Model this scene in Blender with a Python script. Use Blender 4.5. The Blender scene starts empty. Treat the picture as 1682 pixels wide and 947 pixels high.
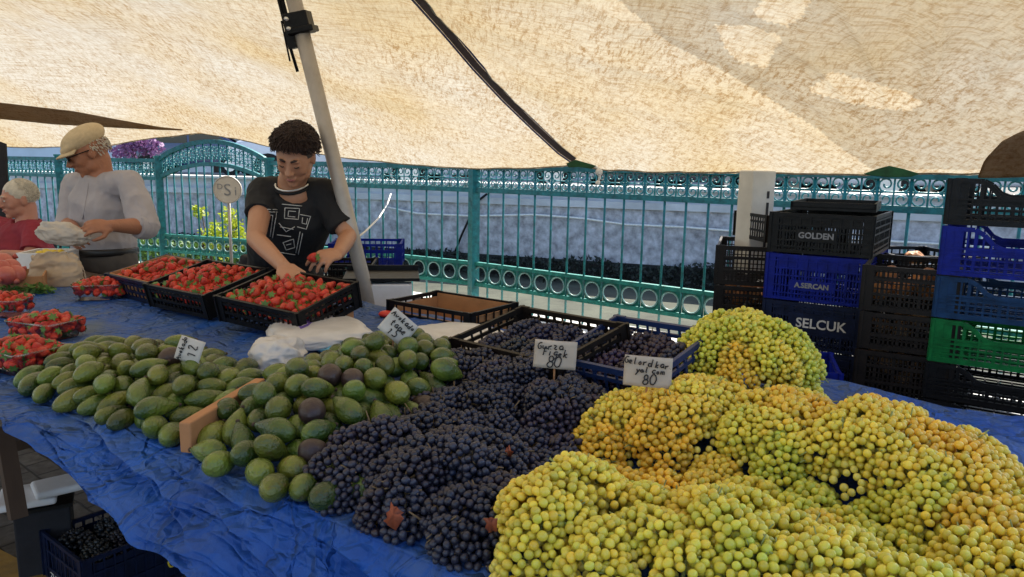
import bpy, bmesh, math, random
import numpy as np
from mathutils import Vector, Matrix, noise
from mathutils.bvhtree import BVHTree

random.seed(7)
rng = np.random.default_rng(7)
scene = bpy.context.scene
COL = scene.collection
PI = math.pi

# ---------------------------------------------------------------- camera
W0, H0, F = 1682.0, 947.0, 1200.0
CZ = 1.40
PITCH, ROLL = math.radians(9.5), 0.018
_f = Vector((0, math.cos(PITCH), -math.sin(PITCH)))
_u0 = Vector((0, math.sin(PITCH), math.cos(PITCH)))
_r0 = Vector((1, 0, 0))
_r = _r0 * math.cos(ROLL) + _u0 * math.sin(ROLL)
_u = _u0 * math.cos(ROLL) - _r0 * math.sin(ROLL)
CAMP = Vector((0, 0, CZ))
cam_d = bpy.data.cameras.new('camera')
cam = bpy.data.objects.new('camera', cam_d)
COL.objects.link(cam)
cam.matrix_world = Matrix(((_r.x, _u.x, -_f.x, 0), (_r.y, _u.y, -_f.y, 0), (_r.z, _u.z, -_f.z, CZ), (0, 0, 0, 1)))
cam_d.sensor_width = 36.0
cam_d.lens = F / W0 * 36.0
cam_d.clip_start = 0.02
cam_d.clip_end = 500
scene.camera = cam

def ray(px, py):
    return _f + _r * ((px - W0 / 2) / F) - _u * ((py - H0 / 2) / F)

def at(px, py, Y=None, z=None):
    d = ray(px, py)
    t = (Y / d.y) if Y is not None else ((z - CZ) / d.z)
    return CAMP + d * t

def proj(p):
    v = Vector(p) - CAMP
    k = v.dot(_f)
    if k < 0.02: return (-9999, -9999)
    return (W0 / 2 + F * v.dot(_r) / k, H0 / 2 - F * v.dot(_u) / k)

def lerp(a, b, t): return a + (b - a) * t
def interp(x, tab):
    if x <= tab[0][0]: return tab[0][1]
    for (x0, y0), (x1, y1) in zip(tab, tab[1:]):
        if x <= x1: return y0 + (y1 - y0) * (x - x0) / (x1 - x0)
    return tab[-1][1]

# ---------------------------------------------------------------- materials
def nt(name):
    m = bpy.data.materials.new(name); m.use_nodes = True
    t = m.node_tree
    for n in list(t.nodes): t.nodes.remove(n)
    o = t.nodes.new('ShaderNodeOutputMaterial')
    return m, t, o

def C4(c): return (c[0], c[1], c[2], 1.0)

def mat(name, col, rough=0.6, var=0.2, scale=6.0, bump=0.0, bscale=30.0, metal=0.0, col2=None,
        trans=0.0, sss=0.0, spec=0.5, objcol=False, orand=0.0, mscale=None, detail=6.0, sharp=False, coat=0.0, stretch=None, glass=0.0):
    m, t, o = nt(name)
    N = t.nodes.new; L = t.links.new
    p = N('ShaderNodeBsdfPrincipled')
    tc = N('ShaderNodeTexCoord')
    vec = tc.outputs['Object']
    if stretch:
        mp = N('ShaderNodeMapping'); mp.inputs['Scale'].default_value = stretch
        L(vec, mp.inputs[0]); vec = mp.outputs[0]
    oi = N('ShaderNodeObjectInfo')
    # offset the noise per object so that copies differ
    off = N('ShaderNodeVectorMath'); off.operation = 'ADD'
    sc = N('ShaderNodeMath'); sc.operation = 'MULTIPLY'; sc.inputs[1].default_value = 37.0
    L(oi.outputs['Random'], sc.inputs[0]); L(vec, off.inputs[0]); L(sc.outputs[0], off.inputs[1])
    vec = off.outputs[0]
    ns = N('ShaderNodeTexNoise'); ns.inputs['Scale'].default_value = scale; ns.inputs['Detail'].default_value = detail
    ns.inputs['Roughness'].default_value = 0.6
    L(vec, ns.inputs['Vector'])
    rp = N('ShaderNodeValToRGB')
    lo, hi = (0.46, 0.56) if sharp else (0.3, 0.7)
    rp.color_ramp.elements[0].position = lo; rp.color_ramp.elements[1].position = hi
    c2 = col2 if col2 else tuple(max(0, c * (1 - var)) for c in col)
    c1 = col if col2 else tuple(min(1, c * (1 + var * 0.6)) for c in col)
    rp.color_ramp.elements[0].color = C4(c2); rp.color_ramp.elements[1].color = C4(c1)
    L(ns.outputs['Fac'], rp.inputs[0])
    cout = rp.outputs[0]
    if objcol:
        mx = N('ShaderNodeMix'); mx.data_type = 'RGBA'; mx.blend_type = 'MULTIPLY'; mx.inputs[0].default_value = 1.0
        L(cout, mx.inputs[6]); L(oi.outputs['Color'], mx.inputs[7]); cout = mx.outputs[2]
    if orand > 0:
        hs = N('ShaderNodeHueSaturation')
        mr = N('ShaderNodeMapRange'); mr.inputs[3].default_value = 1 - orand; mr.inputs[4].default_value = 1 + orand
        L(oi.outputs['Random'], mr.inputs[0]); L(mr.outputs[0], hs.inputs['Value'])
        L(cout, hs.inputs['Color']); cout = hs.outputs[0]
    L(cout, p.inputs['Base Color'])
    p.inputs['Roughness'].default_value = rough
    p.inputs['Metallic'].default_value = metal
    p.inputs['Specular IOR Level'].default_value = spec
    if coat: p.inputs['Coat Weight'].default_value = coat; p.inputs['Coat Roughness'].default_value = 0.15
    if sss:
        p.inputs['Subsurface Weight'].default_value = sss
        p.inputs['Subsurface Scale'].default_value = 0.01
        p.inputs['Subsurface Radius'].default_value = (1.0, 0.6, 0.3)
    if glass: p.inputs['Transmission Weight'].default_value = glass
    if bump:
        bn = N('ShaderNodeTexNoise'); bn.inputs['Scale'].default_value = bscale; bn.inputs['Detail'].default_value = 5
        L(vec, bn.inputs['Vector'])
        bp = N('ShaderNodeBump'); bp.inputs['Strength'].default_value = bump; bp.inputs['Distance'].default_value = 0.01
        L(bn.outputs['Fac'], bp.inputs['Height']); L(bp.outputs[0], p.inputs['Normal'])
    sh = p.outputs[0]
    if trans:
        tr = N('ShaderNodeBsdfTranslucent'); L(cout, tr.inputs[0])
        ms = N('ShaderNodeMixShader'); ms.inputs[0].default_value = trans
        L(sh, ms.inputs[1]); L(tr.outputs[0], ms.inputs[2]); sh = ms.outputs[0]
    L(sh, o.inputs[0])
    return m

# ---------------------------------------------------------------- mesh builder
class MB:
    def __init__(s): s.v = []; s.f = []; s.m = []; s.mi = 0
    def add(s, vs, fs):
        b = len(s.v); s.v += [tuple(v) for v in vs]
        for f in fs: s.f.append(tuple(i + b for i in f)); s.m.append(s.mi)
        return b
    def box(s, c, size, R=None, taper=1.0):
        hx, hy, hz = size[0] / 2, size[1] / 2, size[2] / 2
        vs = []
        for z, k in ((-hz, 1.0), (hz, taper)):
            for x, y in ((-hx, -hy), (hx, -hy), (hx, hy), (-hx, hy)):
                v = Vector((x * k, y * k, z))
                if R is not None: v = R @ v
                vs.append(v + Vector(c))
        s.add(vs, [(0, 3, 2, 1), (4, 5, 6, 7), (0, 1, 5, 4), (1, 2, 6, 5), (2, 3, 7, 6), (3, 0, 4, 7)])
    def bar(s, a, b, w, h=None, up=Vector((0, 0, 1))):
        a, b = Vector(a), Vector(b); d = (b - a); L = d.length
        if L < 1e-6: return
        d /= L; h = h or w
        sd = d.cross(up)
        if sd.length < 1e-4: sd = d.cross(Vector((0, 1, 0)))
        sd.normalize(); uu = sd.cross(d)
        R = Matrix((sd, d, uu)).transposed()
        s.box((a + b) / 2, (w, L, h), R)
    def tube(s, pts, rad, n=10, cap=True, flat=None, side=None, closed=False):
        pts = [Vector(p) for p in pts]; k = len(pts)
        if not hasattr(rad, '__len__'): rad = [rad] * k
        vs = []; prev = None
        for i, p in enumerate(pts):
            if closed: d = pts[(i + 1) % k] - pts[i - 1]
            else: d = pts[min(i + 1, k - 1)] - pts[max(i - 1, 0)]
            if d.length < 1e-9: d = Vector((0, 0, 1))
            d.normalize()
            if side is not None: a = Vector(side)
            elif prev is None:
                a = Vector((0, 0, 1)) if abs(d.z) < 0.9 else Vector((1, 0, 0))
            else: a = prev
            a = (a - d * a.dot(d))
            if a.length < 1e-5: a = d.orthogonal()
            a.normalize(); prev = a
            b = d.cross(a)
            r = rad[i]
            ra, rb = (r, r * (flat or 1.0)) if not isinstance(r, (tuple, list)) else r
            for j in range(n):
                th = 2 * PI * j / n
                vs.append(p + a * (ra * math.cos(th)) + b * (rb * math.sin(th)))
        fs = []
        for i in range(k if closed else k - 1):
            i2 = (i + 1) % k
            for j in range(n):
                j2 = (j + 1) % n
                fs.append((i * n + j, i * n + j2, i2 * n + j2, i2 * n + j))
        if cap and not closed:
            fs.append(tuple(reversed(range(n)))); fs.append(tuple(range((k - 1) * n, k * n)))
        s.add(vs, fs)
    def ell(s, c, r, R=None, nu=14, nv=9):
        if not hasattr(r, '__len__'): r = (r, r, r)
        vs = [Vector((0, 0, -r[2]))]
        for i in range(1, nv):
            ph = -PI / 2 + PI * i / nv
            for j in range(nu):
                th = 2 * PI * j / nu
                vs.append(Vector((r[0] * math.cos(ph) * math.cos(th), r[1] * math.cos(ph) * math.sin(th), r[2] * math.sin(ph))))
        vs.append(Vector((0, 0, r[2])))
        if R is not None: vs = [R @ v for v in vs]
        vs = [v + Vector(c) for v in vs]
        fs = []
        for j in range(nu):
            j2 = (j + 1) % nu
            fs.append((0, 1 + j2, 1 + j))
            for i in range(nv - 2):
                a = 1 + i * nu; b = a + nu
                fs.append((a + j, a + j2, b + j2, b + j))
            a = 1 + (nv - 2) * nu
            fs.append((a + j, a + j2, len(vs) - 1))
        s.add(vs, fs)
    def caps(s, pts, rad, n=14, side=None):
        """tapered limb with round joints, for later voxel union"""
        s.tube(pts, rad, n, side=side)
        for p, r in zip(pts, rad if hasattr(rad, '__len__') else [rad] * len(pts)):
            if isinstance(r, (tuple, list)):
                r = min(r)
            s.ell(p, r * 0.99, nu=n, nv=9)
    def grid(s, P, nu, nv, closed=False):
        vs = [P(i / (nu - 1), j / (nv - 1)) for j in range(nv) for i in range(nu)]
        fs = [(j * nu + i, j * nu + i + 1, (j + 1) * nu + i + 1, (j + 1) * nu + i) for j in range(nv - 1) for i in range(nu - 1)]
        s.add(vs, fs)
    def prism(s, poly, a, b, axis='y'):
        """extrude polygon (list of (u,v)) between a and b along an axis; u,v are the two others"""
        def mk(u, v, w):
            return {'y': (u, w, v), 'x': (w, u, v), 'z': (u, v, w)}[axis]
        n = len(poly)
        vs = [mk(u, v, a) for u, v in poly] + [mk(u, v, b) for u, v in poly]
        fs = [tuple(range(n)), tuple(reversed(range(n, 2 * n)))] + [(i, i + n, (i + 1) % n + n, (i + 1) % n) for i in range(n)]
        s.add(vs, fs)
    def mesh(s, name, mats, smooth=False, off=None):
        me = bpy.data.meshes.new(name)
        vs = s.v
        if off is not None: vs = [(v[0] - off[0], v[1] - off[1], v[2] - off[2]) for v in vs]
        me.from_pydata(vs, [], s.f)
        if not isinstance(mats, (list, tuple)): mats = [mats]
        for m in mats: me.materials.append(m)
        if len(mats) > 1: me.polygons.foreach_set('material_index', s.m)
        if smooth: me.polygons.foreach_set('use_smooth', [True] * len(me.polygons))
        me.update()
        return me
    def build(s, name, mats, parent=None, smooth=False, world=False, fixn=True):
        """world=True: coordinates are world ones and are shifted to the parent's base"""
        off = None
        if world and parent is not None:
            off = Vector((0, 0, 0)); q = parent
            while q is not None: off = off + q.location; q = q.parent
        me = s.mesh(name, mats, smooth, off)
        if fixn:
            bm = bmesh.new(); bm.from_mesh(me); bmesh.ops.recalc_face_normals(bm, faces=bm.faces); bm.to_mesh(me); bm.free()
        return link(name, me, parent)

def link(name, me, parent=None):
    o = bpy.data.objects.new(name, me); COL.objects.link(o)
    if parent is not None: o.parent = parent
    return o

def tag(o, label=None, cat=None, group=None, kind=None):
    if label: o['label'] = label
    if cat: o['category'] = cat
    if group: o['group'] = group
    if kind: o['kind'] = kind
    return o

def thing(name, label, cat, loc=(0, 0, 0), rz=0.0, group=None):
    o = bpy.data.objects.new(name, None); COL.objects.link(o)
    o.location = loc; o.rotation_euler = (0, 0, rz); o.empty_display_size = 0.05
    return tag(o, label, cat, group)

CH = {}
def dup(root, loc=None, rot=None, label=None, group=None, parent=None, scale=None):
    r = root.copy(); COL.objects.link(r)
    r.parent = parent
    if loc is not None: r.location = loc
    if rot is not None: r.rotation_euler = rot
    if scale is not None: r.scale = (scale,) * 3 if not hasattr(scale, '__len__') else scale
    if label: r['label'] = label
    if group: r['group'] = group
    for ch in list(root.children): dup(ch, parent=r)
    return r

def modify(o, mods):
    """apply modifiers through the depsgraph"""
    for kind, kw in mods:
        m = o.modifiers.new(kind.lower(), kind)
        for k, v in kw.items(): setattr(m, k, v)
    dg = bpy.context.evaluated_depsgraph_get(); dg.update()
    me = bpy.data.meshes.new_from_object(o.evaluated_get(dg), preserve_all_data_layers=True, depsgraph=dg)
    old = o.data
    o.modifiers.clear(); o.data = me; me.name = old.name
    bpy.data.meshes.remove(old)
    return o

def text_obj(name, s, size, m, parent, loc, R, shear=0.0, ext=0.0006, bold=0.0, align='CENTER', sp=1.0):
    cu = bpy.data.curves.new(name, 'FONT'); cu.body = s; cu.size = size; cu.extrude = ext
    cu.shear = shear; cu.offset = bold; cu.align_x = align; cu.align_y = 'CENTER'; cu.space_character = sp; cu.resolution_u = 3
    tmp = bpy.data.objects.new(name, cu); COL.objects.link(tmp)
    dg = bpy.context.evaluated_depsgraph_get(); dg.update()
    me = bpy.data.meshes.new_from_object(tmp.evaluated_get(dg))
    bpy.data.objects.remove(tmp); me.materials.clear(); me.materials.append(m)
    o = link(name, me, parent)
    o.matrix_local = Matrix.Translation(loc) @ R.to_4x4()
    return o

def frame(xd, yd):
    """rotation whose columns are x direction, y direction and their cross product"""
    x = Vector(xd).normalized(); z = x.cross(Vector(yd)).normalized(); y = z.cross(x)
    return Matrix((x, y, z)).transposed()

# palette
M = {}
M['teal'] = mat('teal_paint', (0.012, 0.185, 0.19), 0.42, 0.55, 26, bump=0.15, bscale=60)
M['teal2'] = mat('teal_green_paint', (0.018, 0.23, 0.19), 0.45, 0.5, 26, bump=0.15, bscale=60)
M['concrete'] = mat('rough_concrete', (0.60, 0.60, 0.67), 0.9, 0.5, 13, bump=1.0, bscale=22, col2=(0.20, 0.195, 0.215), detail=15)
M['black_conc'] = mat('black_concrete', (0.020, 0.020, 0.020), 0.9, 0.5, 5, bump=0.8, bscale=12)
M['concrete_top'] = mat('pale_concrete', (0.52, 0.53, 0.56), 0.85, 0.25, 3, bump=0.3, bscale=20)
M['whitewash'] = mat('whitewash', (0.58, 0.57, 0.54), 0.8, 0.25, 4, bump=0.2, bscale=30)
M['paving'] = None
M['dirt'] = mat('dry_ground', (0.060, 0.066, 0.044), 0.95, 0.5, 3, bump=0.6, bscale=12)
M['asphalt'] = mat('street_asphalt', (0.22, 0.22, 0.22), 0.9, 0.2, 2, bump=0.3, bscale=40)
M['black_pl'] = mat('black_plastic', (0.006, 0.006, 0.007), 0.45, 0.5, 30, bump=0.25, spec=0.22)
M['brown_pl'] = mat('brown_black_plastic', (0.012, 0.008, 0.006), 0.5, 0.5, 30, spec=0.22)
M['navy_pl'] = mat('navy_plastic', (0.006, 0.012, 0.042), 0.45, 0.5, 30, trans=0.08, spec=0.25)
M['blue_pl'] = mat('blue_plastic', (0.006, 0.020, 0.34), 0.42, 0.4, 30, trans=0.4, spec=0.3)
M['mid_pl'] = mat('sea_blue_plastic', (0.014, 0.065, 0.18), 0.42, 0.4, 30, trans=0.4, spec=0.3)
M['green_pl'] = mat('green_plastic', (0.010, 0.24, 0.06), 0.42, 0.4, 30, trans=0.4, spec=0.3)
M['white_ink'] = mat('white_ink', (0.62, 0.60, 0.56), 0.7, 0.25, 60)
M['grey_ink'] = mat('grey_ink', (0.25, 0.25, 0.26), 0.7, 0.3, 60)
M['black_ink'] = mat('black_ink', (0.02, 0.018, 0.02), 0.7, 0.2, 60)
M['card'] = mat('price_card', (0.52, 0.43, 0.34), 0.85, 0.12, 12, bump=0.1)
M['card2'] = mat('dirty_price_card', (0.58, 0.53, 0.47), 0.85, 0.15, 12, bump=0.1)
M['cardboard'] = mat('cardboard', (0.40, 0.19, 0.075), 0.85, 0.2, 10, bump=0.15, bscale=50)
M['wood'] = mat('old_wood', (0.07, 0.040, 0.025), 0.8, 0.4, 5, bump=0.4, bscale=20, stretch=(1, 1, 0.1))
M['plank'] = mat('light_plank', (0.48, 0.22, 0.09), 0.7, 0.25, 6, bump=0.2, bscale=25)
M['foam'] = mat('white_foam', (0.72, 0.72, 0.74), 0.8, 0.08, 20, bump=0.1)
M['bag'] = mat('white_plastic_bag', (0.80, 0.77, 0.74), 0.35, 0.08, 20, trans=0.25, bump=0.6, bscale=16)
M['bag3'] = mat('thin_carrier_bag', (0.66, 0.60, 0.54), 0.4, 0.1, 14, trans=0.3, bump=0.6, bscale=18)
M['bag2'] = mat('cream_plastic_bag', (0.55, 0.42, 0.29), 0.45, 0.10, 14, trans=0.2, bump=0.4, bscale=22)
M['purple'] = mat('purple_print', (0.16, 0.09, 0.42), 0.5, 0.3, 40)
M['cyan'] = mat('cyan_print', (0.16, 0.45, 0.62), 0.5, 0.4, 40)
M['metal'] = mat('worn_pole_paint', (0.42, 0.38, 0.34), 0.45, 0.2, 10, metal=0.2, bump=0.1)
M['red'] = mat('red_plastic', (0.65, 0.03, 0.02), 0.35, 0.1)
M['skin'] = mat('skin', (0.44, 0.215, 0.125), 0.5, 0.05, 14, sss=0.05, bump=0.08, bscale=120)
M['skin_old'] = mat('tanned_skin', (0.35, 0.145, 0.08), 0.55, 0.10, 16, sss=0.05, bump=0.3, bscale=60)
M['skin_red'] = mat('ruddy_skin', (0.46, 0.21, 0.145), 0.55, 0.1, 16, sss=0.05, bump=0.25, bscale=50)
M['lip'] = mat('lip', (0.36, 0.12, 0.10), 0.5, 0.1)
M['eye'] = mat('eye_dark', (0.02, 0.012, 0.01), 0.3, 0.1)
M['eyewhite'] = mat('eye_white', (0.6, 0.56, 0.52), 0.4, 0.1)
M['hair'] = mat('dark_brown_hair', (0.030, 0.012, 0.008), 0.5, 0.5, 40)
M['hair_white'] = mat('white_hair', (0.55, 0.50, 0.42), 0.7, 0.25, 40)
M['tshirt'] = mat('black_cotton', (0.009, 0.009, 0.011), 0.85, 0.3, 10, bump=0.3, bscale=18)
M['shirt'] = mat('grey_lilac_cotton', (0.38, 0.355, 0.385), 0.85, 0.1, 8, bump=0.3, bscale=16)
M['polo'] = mat('crimson_polo', (0.23, 0.012, 0.028), 0.8, 0.2, 8, bump=0.3, bscale=16)
M['trousers'] = mat('grey_brown_trousers', (0.085, 0.072, 0.062), 0.85, 0.2, 8, bump=0.3, bscale=18)
M['dark_cloth'] = mat('dark_cloth', (0.015, 0.015, 0.02), 0.9, 0.3, 8, bump=0.4)
M['capcloth'] = mat('tan_cap_cloth', (0.58, 0.45, 0.28), 0.85, 0.12, 60, bump=0.3, bscale=80)
M['leather'] = mat('black_leather', (0.012, 0.01, 0.01), 0.4, 0.2)
M['silver'] = mat('silver_chain', (0.72, 0.72, 0.70), 0.3, 0.1, metal=0.6)
M['glassdark'] = mat('dark_glass', (0.02, 0.025, 0.03), 0.08, 0.1)
M['rope'] = mat('white_rope', (0.75, 0.73, 0.70), 0.8, 0.2, 60, bump=0.5, bscale=120)
# ---------------------------------------------------------------- world and sun
w = bpy.data.worlds.new('World'); scene.world = w; w.use_nodes = True
t = w.node_tree
for n in list(t.nodes): t.nodes.remove(n)
wo = t.nodes.new('ShaderNodeOutputWorld'); bg = t.nodes.new('ShaderNodeBackground'); sk = t.nodes.new('ShaderNodeTexSky')
sk.sky_type = 'NISHITA'; sk.sun_disc = False
SUN_EL, SUN_AZ = math.radians(49), math.radians(28)     # azimuth from +Y (beyond the fence) towards +X
sk.sun_elevation = SUN_EL; sk.sun_rotation = SUN_AZ; sk.dust_density = 1.5
bg.inputs[1].default_value = 0.14
t.links.new(sk.outputs[0], bg.inputs[0]); t.links.new(bg.outputs[0], wo.inputs[0])
sd = bpy.data.lights.new('sun', 'SUN'); sd.energy = 5.0; sd.angle = math.radians(0.5); sd.color = (1.0, 0.93, 0.82)
sun = bpy.data.objects.new('sun', sd); COL.objects.link(sun)
sdir = Vector((math.sin(SUN_AZ) * math.cos(SUN_EL), math.cos(SUN_AZ) * math.cos(SUN_EL), math.sin(SUN_EL)))
sun.rotation_euler = sdir.to_track_quat('Z', 'Y').to_euler(); sun.location = (3, 6, 8)
vs_ = scene.view_settings
vs_.view_transform = 'Standard'; vs_.look = 'None'; vs_.gamma = 1.0; vs_.use_curve_mapping = False
EXPO = 1.25
vs_.exposure = EXPO
scene.render.engine = 'CYCLES'
scene.cycles.max_bounces = 8; scene.cycles.transparent_max_bounces = 10; scene.cycles.diffuse_bounces = 5

# ---------------------------------------------------------------- ground
def paving_mat():
    m, t, o = nt('stone_paving')
    N = t.nodes.new; L = t.links.new
    p = N('ShaderNodeBsdfPrincipled'); tc = N('ShaderNodeTexCoord')
    wv = N('ShaderNodeTexNoise'); wv.inputs['Scale'].default_value = 3
    L(tc.outputs['Object'], wv.inputs['Vector'])
    ad = N('ShaderNodeVectorMath'); ad.operation = 'MULTIPLY_ADD'; ad.inputs[1].default_value = (0.06, 0.06, 0.0)
    L(wv.outputs['Color'], ad.inputs[0]); L(tc.outputs['Object'], ad.inputs[2])
    rot = N('ShaderNodeMapping'); rot.inputs['Rotation'].default_value = (0, 0, 0.65); L(ad.outputs[0], rot.inputs[0])
    b = N('ShaderNodeTexBrick'); b.inputs['Scale'].default_value = 5.0; b.inputs['Mortar Size'].default_value = 0.03
    b.inputs['Color1'].default_value = (0.10, 0.095, 0.088, 1); b.inputs['Color2'].default_value = (0.065, 0.06, 0.058, 1); b.inputs['Mortar'].default_value = (0.02, 0.018, 0.016, 1)
    b.inputs['Brick Width'].default_value = 0.8; b.inputs['Row Height'].default_value = 0.55; b.inputs['Mortar Smooth'].default_value = 0.4
    L(rot.outputs[0], b.inputs['Vector'])
    n2 = N('ShaderNodeTexNoise'); n2.inputs['Scale'].default_value = 18; n2.inputs['Detail'].default_value = 8; L(tc.outputs['Object'], n2.inputs['Vector'])
    mx = N('ShaderNodeMix'); mx.data_type = 'RGBA'; mx.blend_type = 'MULTIPLY'; mx.inputs[0].default_value = 0.9
    L(b.outputs['Color'], mx.inputs[6])
    rp = N('ShaderNodeValToRGB'); rp.color_ramp.elements[0].position = 0.3; rp.color_ramp.elements[0].color = (0.5, 0.48, 0.45, 1); rp.color_ramp.elements[1].position = 0.7; rp.color_ramp.elements[1].color = (1.3, 1.3, 1.3, 1)
    L(n2.outputs['Fac'], rp.inputs[0]); L(rp.outputs[0], mx.inputs[7])
    L(mx.outputs[2], p.inputs['Base Color']); p.inputs['Roughness'].default_value = 0.8
    hh = N('ShaderNodeMath'); hh.operation = 'MULTIPLY_ADD'; hh.inputs[1].default_value = 0.4
    L(n2.outputs['Fac'], hh.inputs[0]); 
    inv = N('ShaderNodeMath'); inv.operation = 'SUBTRACT'; inv.inputs[0].default_value = 1.0; L(b.outputs['Fac'], inv.inputs[1]); L(inv.outputs[0], hh.inputs[2])
    bp = N('ShaderNodeBump'); bp.inputs['Strength'].default_value = 0.9; bp.inputs['Distance'].default_value = 0.02
    L(hh.outputs[0], bp.inputs['Height']); L(bp.outputs[0], p.inputs['Normal'])
    L(p.outputs[0], o.inputs[0]); return m
g = MB(); g.box((0, 60, -0.05), (260, 260, 0.1)); tag(g.build('ground', paving_mat()), kind='structure')

# fence line : depth per pixel column measured from its height in the photograph
HT = [(-200, 78), (0, 86), (240, 94), (640, 111), (778, 125), (1165, 159), (1682, 205), (2000, 230)]
def fenceY(px): return 3.7 * 159 / interp(px, HT)
ZT, ZM, ZB, ZC, ZCAP = 1.392, 1.247, 0.775, 0.64, 0.50
def fxy(px):
    p = at(px, 400, Y=fenceY(px)); return Vector((p.x, p.y, 0))
posts = [-190, 107, 268, 447, 778, 1238, 1740]
fp = [fxy(p) for p in posts]

# low wall the fence stands on (white painted, sunlit)
fdir = (fp[-1] - fp[4]).normalized()
def offs(p, q, d):
    n = (q - p).normalized().cross(Vector((0, 0, 1))); return n * d     # towards +: beyond or near side
g = MB()
path = [fp[0] + (fp[0] - fp[1]).normalized() * 2] + fp + [fp[-1] + (fp[-1] - fp[-2]).normalized() * 2.5]
def loft(mb, path, d0, d1, z0, z1, jit=0.0):
    A = []; B = []
    for i, p in enumerate(path):
        a = path[max(i - 1, 0)]; b = path[min(i + 1, len(path) - 1)]
        n = (b - a).normalized().cross(Vector((0, 0, 1)))
        A.append(p + n * d0); B.append(p + n * d1)
    vs = []; k = len(path)
    for P in (A, B):
        for z in (z0, z1):
            vs += [Vector((q.x, q.y, z)) for q in P]
    fs = []
    for i in range(k - 1):
        a0, a1, b0, b1 = i, k + i, 2 * k + i, 3 * k + i
        fs += [(a0, a0 + 1, a1 + 1, a1), (b0, b1, b1 + 1, b0 + 1), (a1, a1 + 1, b1 + 1, b1), (a0, b0, b0 + 1, a0 + 1)]
    fs += [(0, k, 3 * k, 2 * k), (k - 1, 3 * k - 1, 4 * k - 1, 2 * k - 1)]
    mb.add(vs, fs)
# sign check: normal with + d must point towards the camera
_n = (fp[5] - fp[4]).normalized().cross(Vector((0, 0, 1)))
SG = 1 if _n.y < 0 else -1
th = thing('fence_wall', 'low white painted concrete wall carrying the teal iron fence', 'wall', (0, 4, 0))
g = MB(); loft(g, path, -0.12 * SG, 0.16 * SG, 0.0, ZCAP - 0.06); g.build('wall_body', M['whitewash'], th, world=True)
g = MB(); loft(g, path, -0.15 * SG, 0.20 * SG, ZCAP - 0.058, ZCAP); g.build('wall_cap', M['whitewash'], th, world=True)
g = MB(); loft(g, path, 0.21 * SG, 0.52 * SG, 0.0, 0.16); tag(g.build('pavement_step', M['whitewash']), kind='structure')

# channel floor behind the fence, back wall, raised street
wp = []
for px in (-700, -200, 0, 240, 640, 1165, 1682, 2300):
    Y = interp(px, [(-700, 13.5), (0, 9.6), (640, 7.9), (1165, 6.7), (1682, 5.7), (2300, 4.9)])
    p = at(px, 400, Y=Y); wp.append(Vector((p.x, p.y, 0)))
g = MB(); g.box((0, 12, 0.09), (70, 16.5, 0.16)); 
fl = MB()
vs = []; A = [q for q in path]; 
fl.add([Vector((q.x, q.y, 0.30)) + Vector((0, 0.13, 0)) for q in path] + [Vector((q.x, q.y, 0.30)) for q in (wp[0], wp[1], wp[2], wp[3], wp[4], wp[5], wp[6], wp[7], wp[7] + Vector((1.5, -1, 0)))],
       [(i, i + 1, i + 10, i + 9) for i in range(8)])
tag(fl.build('channel_floor', M['dirt']), kind='structure')
th = thing('retaining_wall', 'long rough grey concrete retaining wall behind the teal fence', 'wall', (0, 8, 0))
g = MB(); loft(g, wp, -0.4 * SG, 0.0, 0.0, 1.02); g.build('rough_face', M['concrete'], th, world=True)
g = MB(); loft(g, wp, -0.39 * SG, 0.012 * SG, 0.0, 0.50); g.build('dark_base', M['black_conc'], th, world=True)  # near-black course along the foot of the wall
g = MB(); loft(g, wp, -0.42 * SG, 0.03 * SG, 1.02, 1.085); g.build('string_course', M['concrete_top'], th, world=True)
g = MB(); loft(g, wp, -0.4 * SG, -0.04 * SG, 1.085, 1.20); g.build('parapet', M['concrete_top'], th, world=True)
g = MB(); loft(g, wp, -0.43 * SG, 0.02 * SG, 1.20, 1.225); g.build('coping', M['whitewash'], th, world=True)
# dark ground cover growing along the foot of the wall
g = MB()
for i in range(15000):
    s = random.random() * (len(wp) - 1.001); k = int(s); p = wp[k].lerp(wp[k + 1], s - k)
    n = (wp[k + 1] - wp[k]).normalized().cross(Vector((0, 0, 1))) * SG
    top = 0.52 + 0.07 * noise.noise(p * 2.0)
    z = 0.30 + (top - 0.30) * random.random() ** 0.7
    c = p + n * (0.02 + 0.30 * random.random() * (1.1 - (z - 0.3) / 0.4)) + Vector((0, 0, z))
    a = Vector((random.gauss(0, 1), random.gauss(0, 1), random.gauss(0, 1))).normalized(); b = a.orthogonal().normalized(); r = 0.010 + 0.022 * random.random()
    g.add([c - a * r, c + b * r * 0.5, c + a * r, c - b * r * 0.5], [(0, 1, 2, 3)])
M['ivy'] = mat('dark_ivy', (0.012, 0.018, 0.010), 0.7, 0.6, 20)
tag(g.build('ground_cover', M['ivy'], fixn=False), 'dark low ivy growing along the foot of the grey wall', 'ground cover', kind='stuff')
# street beyond the wall
g = MB()
back = [Vector((q.x * 5, 70, 0.95)) for q in wp]
g.add([Vector((q.x, q.y + 0.3, 0.95)) for q in wp] + back, [(i, i + 1, i + 9, i + 8) for i in range(7)])
tag(g.build('street', M['asphalt']), kind='structure')
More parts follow.
